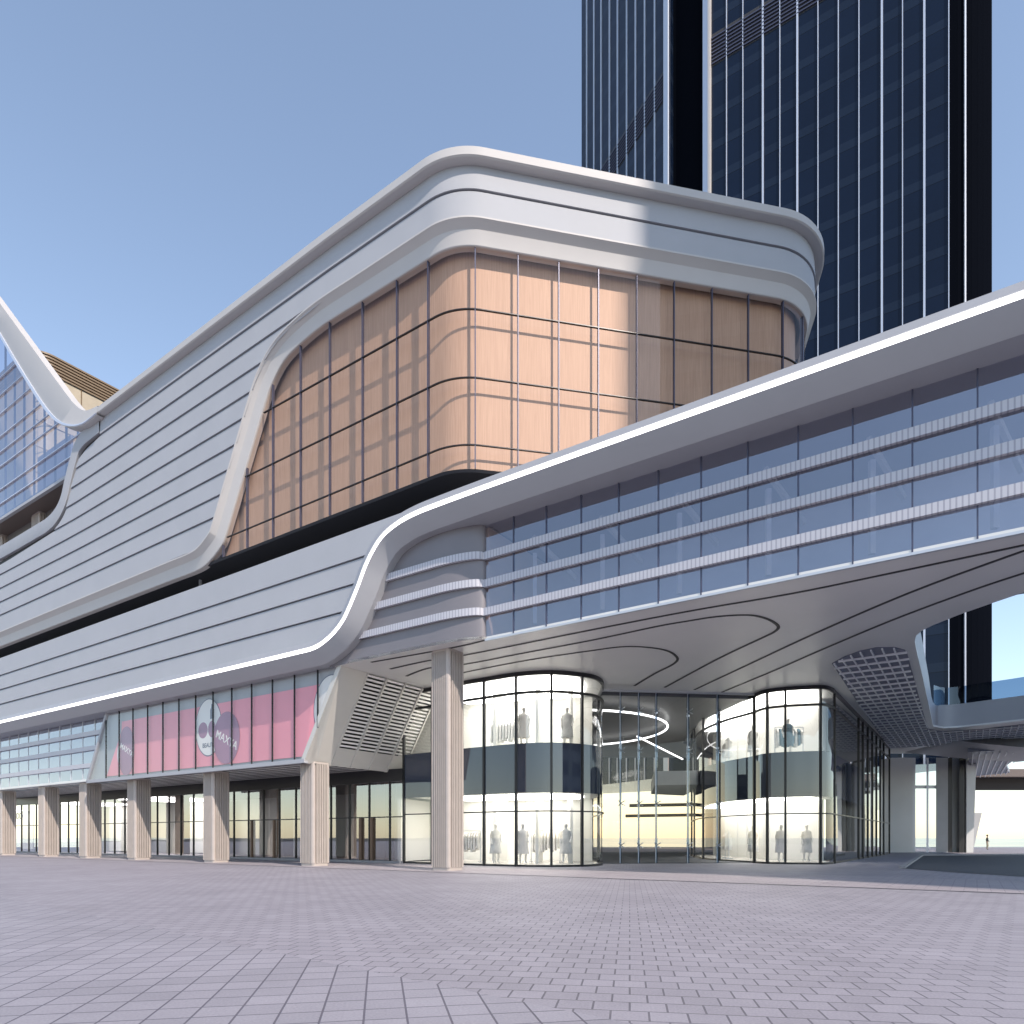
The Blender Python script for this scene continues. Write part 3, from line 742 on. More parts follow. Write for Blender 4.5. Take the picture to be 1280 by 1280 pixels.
# --- glazed shop bays under the soffit -----------------------------------
def bay(outline, muls, parent_name, z_sp=(3.6, 6.0), top=ZS, lower_t=2.7, upper_t=8.45, wide=.07, skip=()):
    pts = crom(outline, 6)
    sill = MB(); l = [V((p.x, p.y, z)) for p in pts for z in (0,)]
    sill.loft([[V((p.x, p.y, z)) for p in pts] for z in (.0, .1)])
    root = sill.build(parent_name, 'frame', mall)
    L = [0]
    for a, b in zip(pts, pts[1:]): L.append(L[-1] + (b - a).length)
    def at_l(x):
        for i in range(len(pts) - 1):
            if x <= L[i + 1] + 1e-9: return pts[i] + (pts[i + 1] - pts[i]) * ((x - L[i]) / max(1e-9, L[i + 1] - L[i]))
        return pts[-1]
    def nearest(u):
        best = min(range(len(pts) * 8), key=lambda k: abs(CX + F * at_l(L[-1] * k / (len(pts) * 8)).x / at_l(L[-1] * k / (len(pts) * 8)).y - u))
        return L[-1] * best / (len(pts) * 8)
    ml = sorted(set([0.0] + [nearest(u) if u > 0 else -u for u in muls] + [L[-1]]))
    for a, b in zip(ml, ml[1:]):
        if b - a < .05: continue
        q = [at_l(a + (b - a) * i / 6) for i in range(7)]
        for z0, z1, nm, m_ in ((.1, z_sp[0], 'glass_pane', 'shopglass'), (z_sp[0], z_sp[1], 'spandrel', 'darkglass'), (z_sp[1], top - .05, 'glass_pane', 'shopglass')):
            MB().loft([[V((p.x, p.y, z)) for p in q] for z in (z0, z1)]).build(nm, m_, root, 50)
    for x in ml:
        p = at_l(x); d = (at_l(min(L[-1], x + .05)) - at_l(max(0, x - .05))).normalized()
        MB().bar(V((p.x, p.y, 0)), V((p.x, p.y, top)), .14, wide * 1.6, V((d.x, d.y, 0))).build('mullion', 'frame', root)
    for z, h in ((lower_t, .03), (upper_t, .06), (top - .1, .1)):
        rows = []
        for i, p in enumerate(pts):
            d = (pts[min(i + 1, len(pts) - 1)] - pts[max(i - 1, 0)]).normalized(); n_ = V((d.y, -d.x)) * .06
            rows.append([V((p.x + n_.x, p.y + n_.y, z - h)), V((p.x + n_.x, p.y + n_.y, z + h)), V((p.x - n_.x, p.y - n_.y, z + h)), V((p.x - n_.x, p.y - n_.y, z - h))])
        MB().loft(rows, True).build('transom', 'frame', root)
    return root, pts
b1 = [fp(t_end, WSH).xy, fp(t_end + 2.0, WSH + .02).xy, V((-2.36, 35.0)), V((-1.41, 34.35)), V((.256, 33.25)), V((1.88, 32.85)), V((3.41, 33.35)), V((4.2, 34.0)), V((4.66, 35.2)), V((4.85, 37.1)), V((4.9, 41)), V((4.6, 46))]
root1, pts1 = bay(b1, [540, 560, 605, 645.5, 689, 727.5, 740, 748], 'shop_bay')
b2 = [V((14.1, 53.6)), V((12.6, 46)), V((12.7, 41.5)), V((13.5, 38.6)), V((13.75, 37.2)), V((14.6, 36.5)), V((15.5, 36.2)), V((16.4, 36.05)), V((17.2, 36.7)), V((17.75, 37.5)), V((19.2, 39.6)), V((23.5, 45.9)), V((29.3, 54.4)), V((33.5, 60.6))]
root2, pts2 = bay(b2, [868, 879, 899, 943, 960, 982, 1026, 1043, -30.5, -32.5, -35, -37.5, -40, -42.5, -45], 'shop_bay')
# interiors: white walls, slab between the storeys, lamps in the ceilings
def interior(poly, lampoly):
    MB().prism(poly, 3.62, 5.98).build('floor_slab', 'intw', mall)
    for z in (3.58, 9.30):
        MB().prism(lampoly, z, z + .03).build('ceiling_light', 'lamp', mall)
    MB().prism(poly, .004, .09).build('shop_floor', 'intf', mall)
def inset(ps, c, k): return [c + (p - c) * k for p in ps]
in1 = [V(p) for p in [fp(t_end + .3, WSH - .15).xy, V((-2.3, 35.25)), V((-1.3, 34.55)), V((.3, 33.45)), V((1.88, 33.05)), V((3.3, 33.5)), V((4.0, 34.1)), V((4.45, 35.3)), V((4.65, 37.1)), V((4.6, 38.6)), V((-3.5, 41.2))]]
interior(in1, inset(in1, V((1.0, 37.0)), .8))
mb = MB(); mb.add([V((*p, z)) for p in (V((-7.2, 42.2)), V((4.55, 38.7))) for z in (0.09, 9.4)], [(0, 1, 3, 2)])
mb.build('shop_back_wall', 'intw', mall)
mb = MB(); mb.prism([V((-6.4, 38.2)), V((-6.2, 38.1)), V((-5.0, 41.4)), V((-5.2, 41.5))], .09, 3.6); mb.build('shop_partition', 'intw', mall)
for (xa, ya, xb, yb) in ((-1.0, 36.2, -.4, 38.4), (1.2, 35.0, 1.6, 38.2), (3.0, 35.2, 3.1, 38.4)):
    for z0, z1 in ((.09, 3.58), (5.98, 9.3)):
        mb = MB(); mb.prism([V((xa, ya)), V((xa + .15, ya)), V((xb + .15, yb)), V((xb, yb))], z0, z1); mb.build('shop_partition', 'intw', mall)
in2 = [V(p) for p in [(14.0, 52.5), (12.85, 46), (12.95, 41.6), (13.75, 38.7), (13.95, 37.4), (14.7, 36.7), (15.5, 36.4), (16.35, 36.25), (17.0, 36.85), (17.4, 37.5), (18.2, 39), (17.6, 41.5), (16.2, 44), (16.2, 52.5)]]
interior(in2, inset(in2, V((15.2, 41)), .85))
mb = MB(); mb.prism([V((15.2, 40.4)), V((17.9, 39.4)), V((18.4, 40.3)), V((17.2, 44)), V((16.6, 53)), V((15.6, 53))], .09, 9.4); mb.build('shop_core', 'intw', mall)
mb = MB(); mb.prism([V((19.3, 42)), V((20, 42)), V((31.5, 59)), V((30.8, 59.4))], .05, 9.4); mb.build('side_lining', 'ceil', mall)

# --- frameless entrance glass between the bays ----------------------------
g0, g1 = V((4.87, 37.1)), V((13.55, 38.15))
mb = MB(); ent_d = (g1 - g0).normalized()
eg = MB().bar(V((*g0, ZS - .05)), V((*g1, ZS - .05)), .12, .1).build('entrance_screen', 'light', mall)
us_e = [752, 777, 800, 822, 862, 899, 941]
pe = []
for u in us_e:
    k = (u - CX) / F; s_ = (k * g0.y - g0.x) / (ent_d.x - k * ent_d.y); pe.append(g0 + ent_d * s_)
pe[0] = g0
for a, b in zip(pe, pe[1:]):
    mb = MB(); mb.add([V((*a, .02)), V((*b, .02)), V((*b, ZS - .1)), V((*a, ZS - .1))], [(0, 1, 2, 3)]); mb.build('glass_pane', 'clearglass', eg)
nrm = V((ent_d.y, -ent_d.x))
for p in pe[1:-1]:
    q = p + V((-nrm.x, -nrm.y)) * .28
    mb = MB(); mb.add([V((*(p - nrm * .02), .02)), V((*(p - nrm * .45), .02)), V((*(p - nrm * .45), ZS - .1)), V((*(p - nrm * .02), ZS - .1))], [(0, 1, 2, 3)]); mb.build('glass_fin', 'railglass', eg)
    MB().bar(V((*q, 0)), V((*q, ZS)), .05, .05).build('tension_rod', 'mull', eg)
    for z in (1.0, 3.3, 6.2, 8.4):
        mb = MB()
        for sx in (-1, 1):
            for sz in (-1, 1):
                mb.bar(V((*(p - nrm * .2), z)), V((*(p + ent_d * .17 * sx + nrm * .02), z + .14 * sz)), .035, .035)
        mb.build('spider_fitting', 'light', eg)
# atrium behind the screen
MB().prism([V((4.9, 37.3)), V((13.4, 38.4)), V((12.5, 45)), V((14, 56)), V((20, 66)), V((-2, 66)), V((3.5, 48))], .003, .02).build('atrium_floor', 'asphalt', mall)
MB().prism([V((4.95, 37.4)), V((13.3, 38.4)), V((12.6, 46)), V((14, 56)), V((20, 66.5)), V((-4, 66.5)), V((4.4, 48))], ZS - .25, ZS - .02).build('atrium_ceiling', 'ceil', mall)
mb = MB(); mb.add([V((-8, 66, 0.02)), V((22, 66, .02)), V((22, 66, 9.2)), V((-8, 66, 9.2))], [(0, 1, 2, 3)]); mb.build('atrium_back_glass', 'sunsetback', mall)
MB().prism([V((9.7, 46.5)), V((12.55, 46)), V((14, 53.5)), V((14.6, 58)), V((11.4, 56))], 5.0, 5.95).build('mezzanine', 'conc', mall)
for (ya, z0) in ((57, 4.1), (59, 3.3)):
    MB().bar(V((9.8, ya, z0)), V((18, ya - 1, z0 + .1)), .5, .25).build('stair_flight', 'frame', mall)
ring = empty('ring_lamp', None, 'large glowing white ring lamp hung from the dark entrance hall ceiling', 'lamp')
cp = [V((4.0 + 6.6 * math.cos(a), 47.5 + 7.8 * math.sin(a), 8.85)) for a in [6.2832 * k / 64 for k in range(64)]]
MB().tube(cp, .065, 8, True).build('light_tube', 'led', ring, 60)
for k in range(0, 64, 8): MB().bar(cp[k], cp[k] + V((0, 0, .4)), .03, .03).build('hanger', 'light', ring)
MB().bar(V((8.6, 47, 8.4)), V((13.0, 52, 7.4)), .08, .08).build('strip_lamp', 'led', None)
tag(D.objects['strip_lamp'], 'straight white strip lamp slanting below the ring lamp in the entrance hall', 'lamp')

# --- mannequins and clothes in the windows --------------------------------
def skin_body(name, joints, edges_, radii, sub=2):
    me = D.meshes.new(name); me.from_pydata(joints, edges_, []); o = D.objects.new(name, me); COL.objects.link(o)
    o.modifiers.new('s', 'SKIN'); sd = o.modifiers.new('b', 'SUBSURF'); sd.levels = sub; sd.render_levels = sub
    for i, r_ in enumerate(radii):
        sv = me.skin_vertices[0].data[i]; sv.radius = r_ if isinstance(r_, tuple) else (r_, r_); sv.use_root = (i == 0)
    dg = bpy.context.evaluated_depsgraph_get(); m2_ = D.meshes.new_from_object(o.evaluated_get(dg)); D.objects.remove(o)
    m2_.polygons.foreach_set('use_smooth', [True] * len(m2_.polygons)); m2_.name = name
    return m2_
J = [(0, 0, .95), (0, 0, 1.12), (0, .01, 1.33), (0, .0, 1.47), (0, -.01, 1.54), (0, -.02, 1.64), (0, -.015, 1.74),
     (-.17, 0, 1.40), (-.23, .02, 1.13), (-.22, -.1, .9), (-.22, -.13, .81), (.17, 0, 1.40), (.24, .0, 1.14), (.2, -.14, .96), (.19, -.2, .9),
     (-.09, 0, .88), (-.1, -.02, .50), (-.11, .02, .09), (-.12, -.13, .03), (.09, 0, .88), (.12, -.06, .50), (.13, .06, .09), (.14, -.08, .03)]
JE = [(0, 1), (1, 2), (2, 3), (3, 4), (4, 5), (5, 6), (2, 7), (7, 8), (8, 9), (9, 10), (2, 11), (11, 12), (12, 13), (13, 14), (0, 15), (15, 16), (16, 17), (17, 18), (0, 19), (19, 20), (20, 21), (21, 22)]
JR = [(.15, .11), (.13, .1), (.16, .11), (.06, .06), (.055, .055), (.085, .1), (.06, .07), .055, .042, .033, .03, .055, .042, .033, .03, .08, .058, .04, .035, .08, .058, .04, .035]
mann_me = skin_body('mannequin', J, JE, JR); mann_me.materials.append(M['mann'])
def robe():
    mb = MB(); rows = []
    for z, rx, ry in ((.42, .26, .2), (.7, .23, .18), (1.0, .2, .15), (1.2, .18, .14), (1.36, .21, .14), (1.45, .12, .1)):
        rows.append([V((rx * math.cos(6.2832 * k / 20) * (1 + .06 * math.sin(k * 3)), ry * math.sin(6.2832 * k / 20), z)) for k in range(20)])
    mb.loft(rows, True); return mb
mi = 0
def mannequin(x, y, z, rz, lab, clothm):
    e_ = empty('mannequin', None, lab, 'mannequin', 'shop window mannequins'); e_.location = (x, y, z); e_.rotation_euler.z = rz; e_.scale = (1.25, 1.25, 1.2)
    b = D.objects.new('body', mann_me); COL.objects.link(b); b.parent = e_
    d = robe().build('garment', clothm, e_, 60)
    return e_
mannequin(-.85, 35.6, .09, .4, 'mannequin in grey coat on the ground floor just right of the tall fluted column', 'cloth')
mannequin(.55, 34.9, .09, .2, 'mannequin in cream coat in the middle of the lower round shop window', 'cream')
mannequin(2.75, 34.9, .09, -.2, 'mannequin in grey coat near the right of the lower round shop window', 'cloth')
mannequin(.6, 34.7, 5.98, .2, 'upstairs mannequin in cream coat in the middle of the left round shop', 'cream')
mannequin(2.8, 34.7, 5.98, -.1, 'upstairs mannequin in grey coat near the right of the left round shop', 'cloth')
mannequin(15.3, 37.9, 5.98, 0, 'mannequin in teal coat upstairs at the front of the right round shop', 'cloth2')
mannequin(14.2, 40.2, 5.98, -.6, 'upstairs mannequin in grey coat seen through the entrance glass', 'cloth')
mannequin(14.2, 40.2, .09, -.6, 'ground floor mannequin in grey coat seen through the entrance glass', 'cloth')
mannequin(14.9, 37.8, .09, 0, 'pale mannequin in cream coat at the front of the lower right shop', 'cream')
mannequin(16.3, 37.8, .09, .1, 'mannequin in grey coat at the right of the lower right shop', 'cloth')
def rack(x, y, z, rz, lab, m):
    r_ = empty('clothes_rack', None, lab, 'clothes rack', 'clothes racks in the shops'); r_.location = (x, y, z); r_.rotation_euler.z = rz
    mb = MB()
    for sx in (-.8, .8): mb.bar(V((sx, 0, 0)), V((sx, 0, 1.7)), .04, .04); mb.bar(V((sx, -.25, .03)), V((sx, .25, .03)), .05, .05)
    mb.bar(V((-.8, 0, 1.7)), V((.8, 0, 1.7)), .04, .04); mb.build('rail', 'light', r_)
    for k in range(9):
        x0 = -.68 + k * .17
        mb = MB(); mb.loft([[V((x0 + dx, dy, zz)) for dx, dy in ((-.05, -.22 * sc), (.05, -.22 * sc), (.05, .22 * sc), (-.05, .22 * sc))] for zz, sc in ((.55 + .1 * (k % 3), 1.05), (1.4, .95), (1.6, .35))], True)
        mb.build('garment', m if k % 2 else 'cloth', r_)
rack(-2.4, 37.3, .09, -.5, 'rail of grey clothes in the shop beside the tall fluted column', 'cream')
rack(1.8, 36.6, .09, -.3, 'rail of pale clothes deep in the lower left round shop', 'cream')
rack(-.4, 36.6, 5.98, -.4, 'rail of clothes upstairs at the left of the left round shop', 'cream')
rack(13.7, 43.5, 5.98, 1.4, 'rail of clothes upstairs behind the entrance glass', 'cream')
rack(13.7, 43.5, .09, 1.4, 'rail of clothes downstairs behind the entrance glass', 'cream')
rack(15.7, 38.7, 5.98, .0, 'rail of teal clothes upstairs in the right round shop', 'cloth2')

# ================================================================== THE BRIDGE
bridge = empty('skybridge', None, 'glazed upper walkway with three perforated bands crossing above the entrance on the right', 'bridge')
um = [607, 642, 683, 726.5, 773.5, 823, 876.4, 934.8, 997.8, 1066, 1140.5, 1221.9]
tm = [tu(u, .45) for u in um]
stp = tm[-1] - tm[-2]
while tm[-1] < TR - 2: tm.append(tm[-1] + stp)
for a, b in zip(tm, tm[1:]):
    mb = MB(); mb.add([fp(a, .45, ZS - .02), fp(b, .45, ZS - .02), fp(b, .45, 14.2), fp(a, .45, 14.2)], [(0, 1, 2, 3)]); mb.build('glass_pane', 'blueglass', bridge)
for t in tm[1:]:
    MB().fbox(t - .022, t + .022, .38, .48, ZS - .01, 14.15).build('mullion', 'frame2', bridge)
for z in BZ:
    MB().fbox(tm[0], tm[-1], .47, .61, z - .15, z + .15).build('perforated_band', 'perf', bridge)
MB().fbox(tm[0], tm[-1], .40, .52, ZS - .06, ZS + .02).build('sill', 'light', bridge)
MB().fbox(tm[0] + .1, TR, -4.4, -4.2, ZS + .1, 14.1).build('inner_wall', mat('bridge_inner_wall', (.42, .42, .49), .6, 0, .12, .35), bridge)
MB().fbox(tm[0] + .1, TR, -4.2, .25, 9.5, 9.6).build('floor', 'intd', bridge)
MB().fbox(tm[0] + .1, TR, -5.5, 1.3, 14.16, 15.0).build('roof', 'fascia', bridge)
MB().fbox(tm[0] - .1, tm[0] + .05, -4.2, .3, ZS + .1, 14.1).build('end_wall', 'warm', bridge)
for k, t in enumerate(tm[1:]):
    if k % 2 == 0:
        MB().bar(fp(t + .4, -.5, 10.05), fp(t + .4, -.5, 12.9), .16, .16).build('post', 'white', bridge)
        MB().bar(fp(t + .3, -.5, 13.6), fp(t + 1.1, -2.6, 12.4), .14, .2).build('strut', 'white', bridge)
# lattice under the soffit right of the bays
lat = empty('lattice_canopy', None, 'silver egg-crate lattice ceiling narrowing back from the big opening', 'canopy')
lp_ = [A(1040, 829), A(1056, 820), A(1075, 813), A(1095, 809), A(1118, 808.5), A(1131, 812), A(1134, 816), A(1150, 876), A(1160, 911), A(1180, 914), A(1230, 911), A(1280, 905), A(1280, 921), A(1240, 925), A(1193, 931), A(1111, 934), A(1075, 882)]
def inside(p, poly):
    c = False; n = len(poly)
    for i in range(n):
        a, b = poly[i], poly[(i + 1) % n]
        if (a.y > p.y) != (b.y > p.y) and p.x < (b.x - a.x) * (p.y - a.y) / (b.y - a.y) + a.x: c = not c
    return c
MB().prism(lp_, ZS - .03, ZS - .006).build('backing', 'latback', lat)
nd2 = V((-N.x, -N.y)); ed2 = V((E.x, E.y))
o2 = A(1085, 850)
def clipped(p, d, name, m, zt, zb, wdt):
    n = 400; seg = None; mb = MB(); any_ = False
    for i in range(-n, n + 1):
        q = p + d * (i * .12); ins = inside(q, lp_)
        if ins and seg is None: seg = q
        if not ins and seg is not None:
            pq = q - d * .06
            if (pq - seg).length > .2:
                mb.bar(V((*seg, (zt + zb) / 2)), V((*pq, (zt + zb) / 2)), wdt, zt - zb); any_ = True
            seg = None
    if any_: mb.build(name, m, lat)
for k in range(-14, 34): clipped(o2 + ed2 * (k * .42), nd2, 'lattice_bar', 'lattice', ZS - .03, ZS - .10, .06)
for k in range(-7, 34): clipped(o2 + nd2 * (k * 1.3), ed2, 'cross_bar', 'lattice', ZS - .04, ZS - .13, .06)

# lobby behind: pale walls, glass and posts
lob = empty('glass_lobby', None, 'pale walled glass lobby standing below the lattice ceiling at the back', 'lobby')
YL = 66.0
def slabu(u0, u1, y0, y1, z0, z1, name, m, par):
    p = [V(((u0 - CX) / F * y0, y0)), V(((u1 - CX) / F * y0, y0))]
    dx = (y1 - y0) * .68
    return MB().prism([p[0], p[1], p[1] + V((dx, y1 - y0)), p[0] + V((dx, y1 - y0))], z0, z1).build(name, m, par)
slabu(1112, 1141, YL, YL + 2, 0, ZS - .3, 'wall_panel', 'steelwall', lob)
slabu(1100, 1110, YL - 3, YL - 1.5, 0, ZS - .3, 'post', 'frame', lob)
slabu(1103, 1105, YL - 4, YL - 3.8, .1, ZS - .3, 'pale_strip', 'intw', lob)  # narrow strip in the plain shop wall colour
slabu(1141, 1144, YL, YL + .3, 0, ZS - .3, 'post', 'light', lob)
slabu(1144, 1158, YL + .2, YL + .24, 0.05, ZS - .3, 'glass_pane', 'clearglass', lob)
slabu(1158, 1160.5, YL, YL + .3, 0, ZS - .3, 'post', 'mull', lob)
slabu(1160.5, 1170, YL + .2, YL + .24, 0.05, ZS - .3, 'glass_pane', 'clearglass', lob)
slabu(1170, 1185, YL, YL + .5, 0, ZS - .3, 'wall_panel', 'conc', lob)
slabu(1185, 1190, YL, YL + .8, 0, ZS - .3, 'post', 'frame', lob)
slabu(1190, 1199, YL + .4, YL + .6, 0, ZS - .3, 'wall_panel', 'steelwall', lob)
slabu(1199, 1205.5, YL - .4, YL + .6, 0, ZS - .3, 'post', 'frame', lob)
slabu(1144, 1171, YL + .1, YL + .3, 6.2, 6.5, 'transom', 'light', lob)
mb = MB(); q = [at(1205.5, 0, YL).xy, at(1214, 0, YL).xy]
mb.hexa([V((q[0].x, YL - .3, 0)), V((q[1].x, YL - .3, 0)), V((q[1].x + .4, YL + .5, 0)), V((q[0].x, YL + .5, 0))], [V((q[0].x, YL - .3, ZS - .3)), V((q[1].x + .3, YL - .3, ZS - .3)), V((q[1].x + .7, YL + .5, ZS - .3)), V((q[0].x, YL + .5, ZS - .3))])
mb.build('wall_panel', 'steelwall', lob)
# second canopy, far lattice and brown beam
can = empty('leaf_canopy', None, 'smooth grey leaf-shaped canopy edge beyond the opening at the far right', 'canopy')
cu2 = [(1195, 923.5, 56), (1215, 918, 56), (1250, 914.5, 56), (1300, 913, 57), (1380, 912, 58)]
lo2 = [(1195, 924.5, 56), (1215, 928, 55), (1250, 931.5, 54), (1300, 936, 53), (1380, 941, 52)]
U = crom([at(*p) for p in cu2], 4); Lw = crom([at(*p) for p in lo2], 4)
mb = MB(); mb.loft([U, Lw]); mb.loft([[p + V((0, 9, .6)) for p in U], U]); mb.loft([Lw, [p + V((0, 9, .3)) for p in Lw]]); mb.build('shell', 'fascia', can, 50)
far = empty('far_canopy', None, 'distant lattice canopy with brown soffit and dark beam above the seafront', 'canopy')
z3 = 8.6
B3 = lambda u, v: pz(u, v, z3)
pl3 = [B3(1210, 940), B3(1290, 936), B3(1275, 945), B3(1258, 957), B3(1262, 966), B3(1212, 971)]
MB().prism(pl3, z3, z3 + .3).build('soffit', 'latback', far)
lp_ = pl3
for k in range(-40, 44): 
    lat_keep = lat; lat = far; clipped(pl3[0] + V((k * .55, 6)), V((.55, .83)).normalized(), 'lattice_bar', 'lattice', z3 - .01, z3 - .22, .07); lat = lat_keep
slabu(1208, 1330, 86, 100, 9.0, 9.3, 'brown_soffit', 'brown', far)
slabu(1208, 1330, 86, 86.6, 7.45, 8.95, 'beam', 'umber', far)
slabu(1200, 1330, 84, 85.5, 8.95, 9.9, 'edge_panel', 'brown', far)
pier = MB(); yy = 80
pier.hexa([at(1209, 1062, yy) * 1 - V((0, 0, .1)), at(1216, 1062, yy) - V((0, 0, .1)), at(1216.5, 1062, yy + 1) - V((0, 0, .1)), at(1209, 1062, yy + 1) - V((0, 0, .1))], [at(1209, 1016, yy), at(1227.5, 1016, yy), at(1227.5, 1016, yy + 1), at(1209, 1016, yy + 1)])
tag(pier.build('leaning_pier', 'conc'), 'grey pier leaning outward beside the lobby on the seafront', 'pier')

# ================================================================== THE TOWER
tw = empty('office_tower', None, 'tall dark blue glass office tower with thin silver fins behind the mall', 'tower')
YT = 85.0
pT = V(((890 - CX) / F * YT, YT)); dT = V((1380, -F)).normalized()
def onT(u): return pT + dT * (((u - CX) / F * pT.y - pT.x) / (dT.x - (u - CX) / F * dT.y))
pL = onT(838); dL = V((430, -F)).normalized()
def onL(u): return pL + dL * (((u - CX) / F * pL.y - pL.x) / (dL.x - (u - CX) / F * dL.y))
ZTW = 165
q1 = onT(1187)
ctr = q1 + V((-dT.y, dT.x)) * 3.8
arc = [ctr + (q1 - ctr) * math.cos(a) + dT * 3.8 * math.sin(a) for a in [R(100) * i / 10 for i in range(11)]]
rec = V((-dT.y, dT.x)) * 2.2
tp = [onL(727), pL, pL + rec, onT(878) + rec, onT(878)] + arc + [arc[-1] + V((-6, 22)), onL(727) + V((4, 16))]
MB().prism(tp, 9.3, ZTW).build('glass_walls', 'tower', tw)
MB().prism([V((26, 92)), V((36, 86)), V((40, 92)), V((30, 98))], 0, 9.3).build('lift_core', 'conc', tw)
nT = V((dT.y, -dT.x)); nL = V((dL.y, -dL.x))
def fin(p, d, n_, wd, dep, m='mull', nm='fin'):
    MB().prism([p - d * wd / 2 + n_ * .003, p + d * wd / 2 + n_ * .003, p + d * wd / 2 + n_ * dep, p - d * wd / 2 + n_ * dep], 9.3, ZTW).build(nm, m, tw)
for u in (908.4, 928.8, 953.7, 975, 996.8, 1022.6, 1048, 1073.8, 1102.4, 1128.2, 1155.4, 1186):
    thick = u in (953.7, 996.8, 1102.4, 1155.4)
    fin(onT(u), dT, nT, .2 if thick else .09, .16)
for u in (734, 743, 752, 762.5, 772.5, 784, 795, 806.5, 819): fin(onL(u), dL, nL, .2, .16)
fin(onL(833.5), dL, nL, .9, .2, 'mull', 'corner_fin')
fin(onT(883.5), dT, nT, .75, .5, 'mull', 'corner_fin'); fin(onT(888), dT, nT, .25, .8, 'white', 'corner_fin')
MB().prism([pL + rec * .5, onT(878) + rec * .5, onT(878) + rec * .9, pL + rec * .9], 9.3, ZTW).build('dark_recess', 'black', tw)
for k in (2,):
    p = arc[k]; d = (arc[min(10, k + 1)] - arc[k - 1]).normalized(); fin(p, d, V((d.y, -d.x)), .14, .28)
for k in range(0, 9):
    d = (arc[k + 1] - arc[k]).normalized(); n_ = V((d.y, -d.x))
    if k < 9: MB().prism([arc[k] + n_ * .02, arc[k + 1] + n_ * .02, arc[k + 1] + n_ * .08, arc[k] + n_ * .08], 9.3, ZTW).build('corner_panel', 'black', tw)
for z0, z1, fa, u0, u1, d, n_ in ((97.6, 101.2, onT, 889, 1185, dT, nT), (97.6, 101.2, onL, 727, 829, dL, nL)):
    mb = MB(); z = z0
    while z < z1:
        a, b = fa(u0), fa(u1); mb.prism([a + n_ * .004, b + n_ * .004, b + n_ * .16, a + n_ * .16], z, z + .14); z += .45
    mb.build('louvre_band', 'frame2', tw)
    MB().prism([a + n_ * .004, b + n_ * .004, b + n_ * .02, a + n_ * .02], z0 - .2, z1 + .2).build('louvre_backing', 'groove', tw)

# neighbouring tower standing out of the picture: its shadow falls on the mall's right face
az = R(36); sh = V((math.sin(az), -math.cos(az))); pr = V((math.cos(az), math.sin(az)))
Psh = P(S_r(800, .75), .75, 0).xy
q = Psh + sh * 66
nb = empty('neighbour_tower', None, 'plain grey tower standing across the plaza to the right, casting its shadow', 'tower')
MB().prism([q, q + pr * 46, q + pr * 46 + sh * 30, q + sh * 30], 0, 150).build('walls', 'conc', nb)
for k in range(36):
    MB().prism([q + pr * .5 - sh * .1, q + pr * 45.5 - sh * .1, q + pr * 45.5 + sh * .05, q + pr * .5 + sh * .05], 3 + k * 4, 5.2 + k * 4).build('window_band', 'darkglass', nb)

# ================================================================== PERSON
person = empty('person', None, 'person in black top and khaki trousers standing on the seafront at the far right', 'person')
person.location = (*at(1234, 1060, 82).xy, 0); person.rotation_euler.z = .6
pm = skin_body('body', J, JE, JR)
for x in ('skin', 'shirt', 'pants', 'shoe'): pm.materials.append(M[x])
for p_ in pm.polygons:
    z = sum((pm.vertices[i].co.z for i in p_.vertices)) / len(p_.vertices); x = abs(p_.center.x)
    p_.material_index = 3 if z < .08 else 0 if (z > 1.5 or (x > .16 and z < 1.02)) else 1 if z > .95 else 2
b = D.objects.new('body', pm); COL.objects.link(b); b.parent = person
mb = MB(); mb.loft([[V((r_ * math.cos(6.2832 * k / 12), -.005 + r_ * 1.1 * math.sin(6.2832 * k / 12), z)) for k in range(12)] for z, r_ in ((1.66, .1), (1.72, .105), (1.78, .085), (1.82, .03))], True); mb.build('hair', 'hair', person, 60)

# ================================================================== GROUND
def sheet(name, poly, z, m, rot=0, org=V((0, 0))):
    me_pts = []
    c, s = math.cos(-rot), math.sin(-rot)
    for p in poly:
        x, y = p[0] - org.x, p[1] - org.y; me_pts.append((x * c - y * s, x * s + y * c, 0))
    mb = MB(); mb.add(me_pts, [tuple(range(len(me_pts)))]); o = mb.build(name, m)
    o.location = (org.x, org.y, z); o.rotation_euler.z = rot
    return tag(o, kind='structure')
sheet('ground', [(-6000, -6000), (6000, -6000), (6000, 9000), (-6000, 9000)], -.012, 'ground')
sheet('sea', [(-6000, 105), (6000, 105), (6000, 9000), (-6000, 9000)], -.006, 'water')
pav_main = paver('plaza_pavers', (.325, .305, .337), (.283, .266, .294), (.15, .14, .16), .302, .295, .5, .010)
pav_near = paver('near_pavers', (.325, .308, .34), (.283, .269, .298), (.13, .12, .145), .33, .33, 0, .010)
k1 = math.atan2(147, F)
sheet('plaza', [(-260, -90), (160, -90), (160, 104), (-260, 104)], 0, pav_main, -k1)
fg = [fp(t, 0).xy for t in ()]
pA, pB_ = pz(460, 1214, 0), pz(770, 1276, 0)
dd = (pB_ - pA).normalized(); pf = [pA - dd * 60, pB_ + dd * 12, pB_ + dd * 12 + V((-8, -22)), pA - dd * 60 + V((-8, -22))]
k2 = math.atan2(165, F)
sheet('near_paving', pf, .004, pav_near, k2, pA)
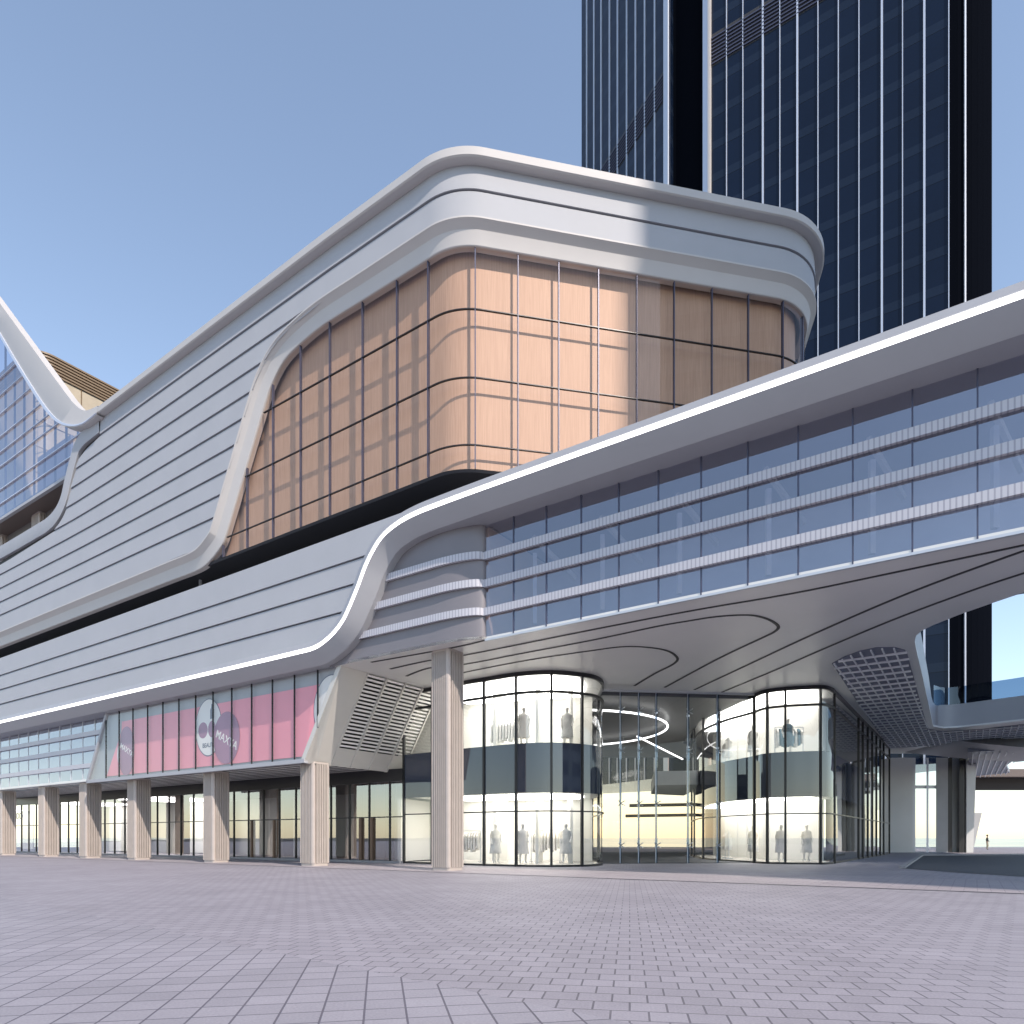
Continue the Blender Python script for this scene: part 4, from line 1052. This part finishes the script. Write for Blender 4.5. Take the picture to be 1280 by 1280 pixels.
# darker channel and paler border parallel with the front
bp_ = paver('border_pavers', (.36, .325, .345), (.32, .29, .31), (.15, .14, .16), .6, .3, .5, .01)
sheet('border_paving', [fp(TL, -4.9).xy, fp(TR, -4.9).xy, fp(TR, 1.5).xy, fp(TL, 1.5).xy], .004, bp_, math.atan2(E.y, E.x), fp(0, 0).xy)
sheet('drain_channel', [fp(TL, 1.45).xy, fp(TR, 1.45).xy, fp(TR, 1.62).xy, fp(TL, 1.62).xy], .009, 'asphalt')
drv = [pz(1128, 1085.5, 0), pz(1152, 1069.8, 0), pz(1262, 1069, 0), pz(1400, 1066, 0), pz(1460, 1100, 0), pz(1280, 1096, 0), pz(1198, 1091, 0)]
sheet('driveway', drv, .013, 'asphalt')
kb = MB(); pts = crom(drv[:3], 4); pts = [V(p) for p in drv[:4]]
for a, b in zip(pts, pts[1:]): kb.bar(V((*a, .05)), V((*b, .05)), .25, .12)
tag(kb.build('kerb', 'kerb'), kind='structure')

# ================================================================== LIGHT, SKY, CAMERA
EL = R(40)
sun_v = V((sh.x * math.cos(EL), sh.y * math.cos(EL), math.sin(EL)))
L = D.lights.new('sun', 'SUN'); L.energy = 2.5; L.angle = R(.55); L.color = (1, .88, .775)
so = D.objects.new('sun', L); COL.objects.link(so); so.rotation_euler = sun_v.to_track_quat('Z', 'Y').to_euler()
w = D.worlds.new('World'); scene.world = w; w.use_nodes = True; nt = w.node_tree
sky = nt.nodes.new('ShaderNodeTexSky'); sky.sky_type = 'NISHITA'; sky.sun_disc = False; sky.sun_elevation = EL
sky.sun_rotation = math.atan2(sun_v.x, sun_v.y); sky.altitude = 1500; sky.air_density = 1.4; sky.dust_density = 1.0; sky.ozone_density = 1.6
bg = nt.nodes['Background']; bg.inputs['Strength'].default_value = .125
hs = nt.nodes.new('ShaderNodeHueSaturation'); hs.inputs['Saturation'].default_value = .86
nt.links.new(sky.outputs['Color'], hs.inputs['Color']); nt.links.new(hs.outputs['Color'], bg.inputs['Color'])

cam = D.cameras.new('camera'); cam.sensor_width = 36; cam.lens = F / 1280 * 36; cam.shift_y = (HV - 640) / 1280; cam.clip_end = 20000; cam.clip_start = .1
co = D.objects.new('camera', cam); COL.objects.link(co); co.location = (0, 0, H); co.rotation_euler = (R(90), 0, 0)
scene.camera = co
scene.view_settings.view_transform = 'Standard'; scene.view_settings.look = 'None'; scene.view_settings.exposure = .98; scene.view_settings.gamma = 1
scene.cycles.use_denoising = True
scene.cycles.max_bounces = 10; scene.cycles.transparent_max_bounces = 16; scene.cycles.sample_clamp_indirect = 6
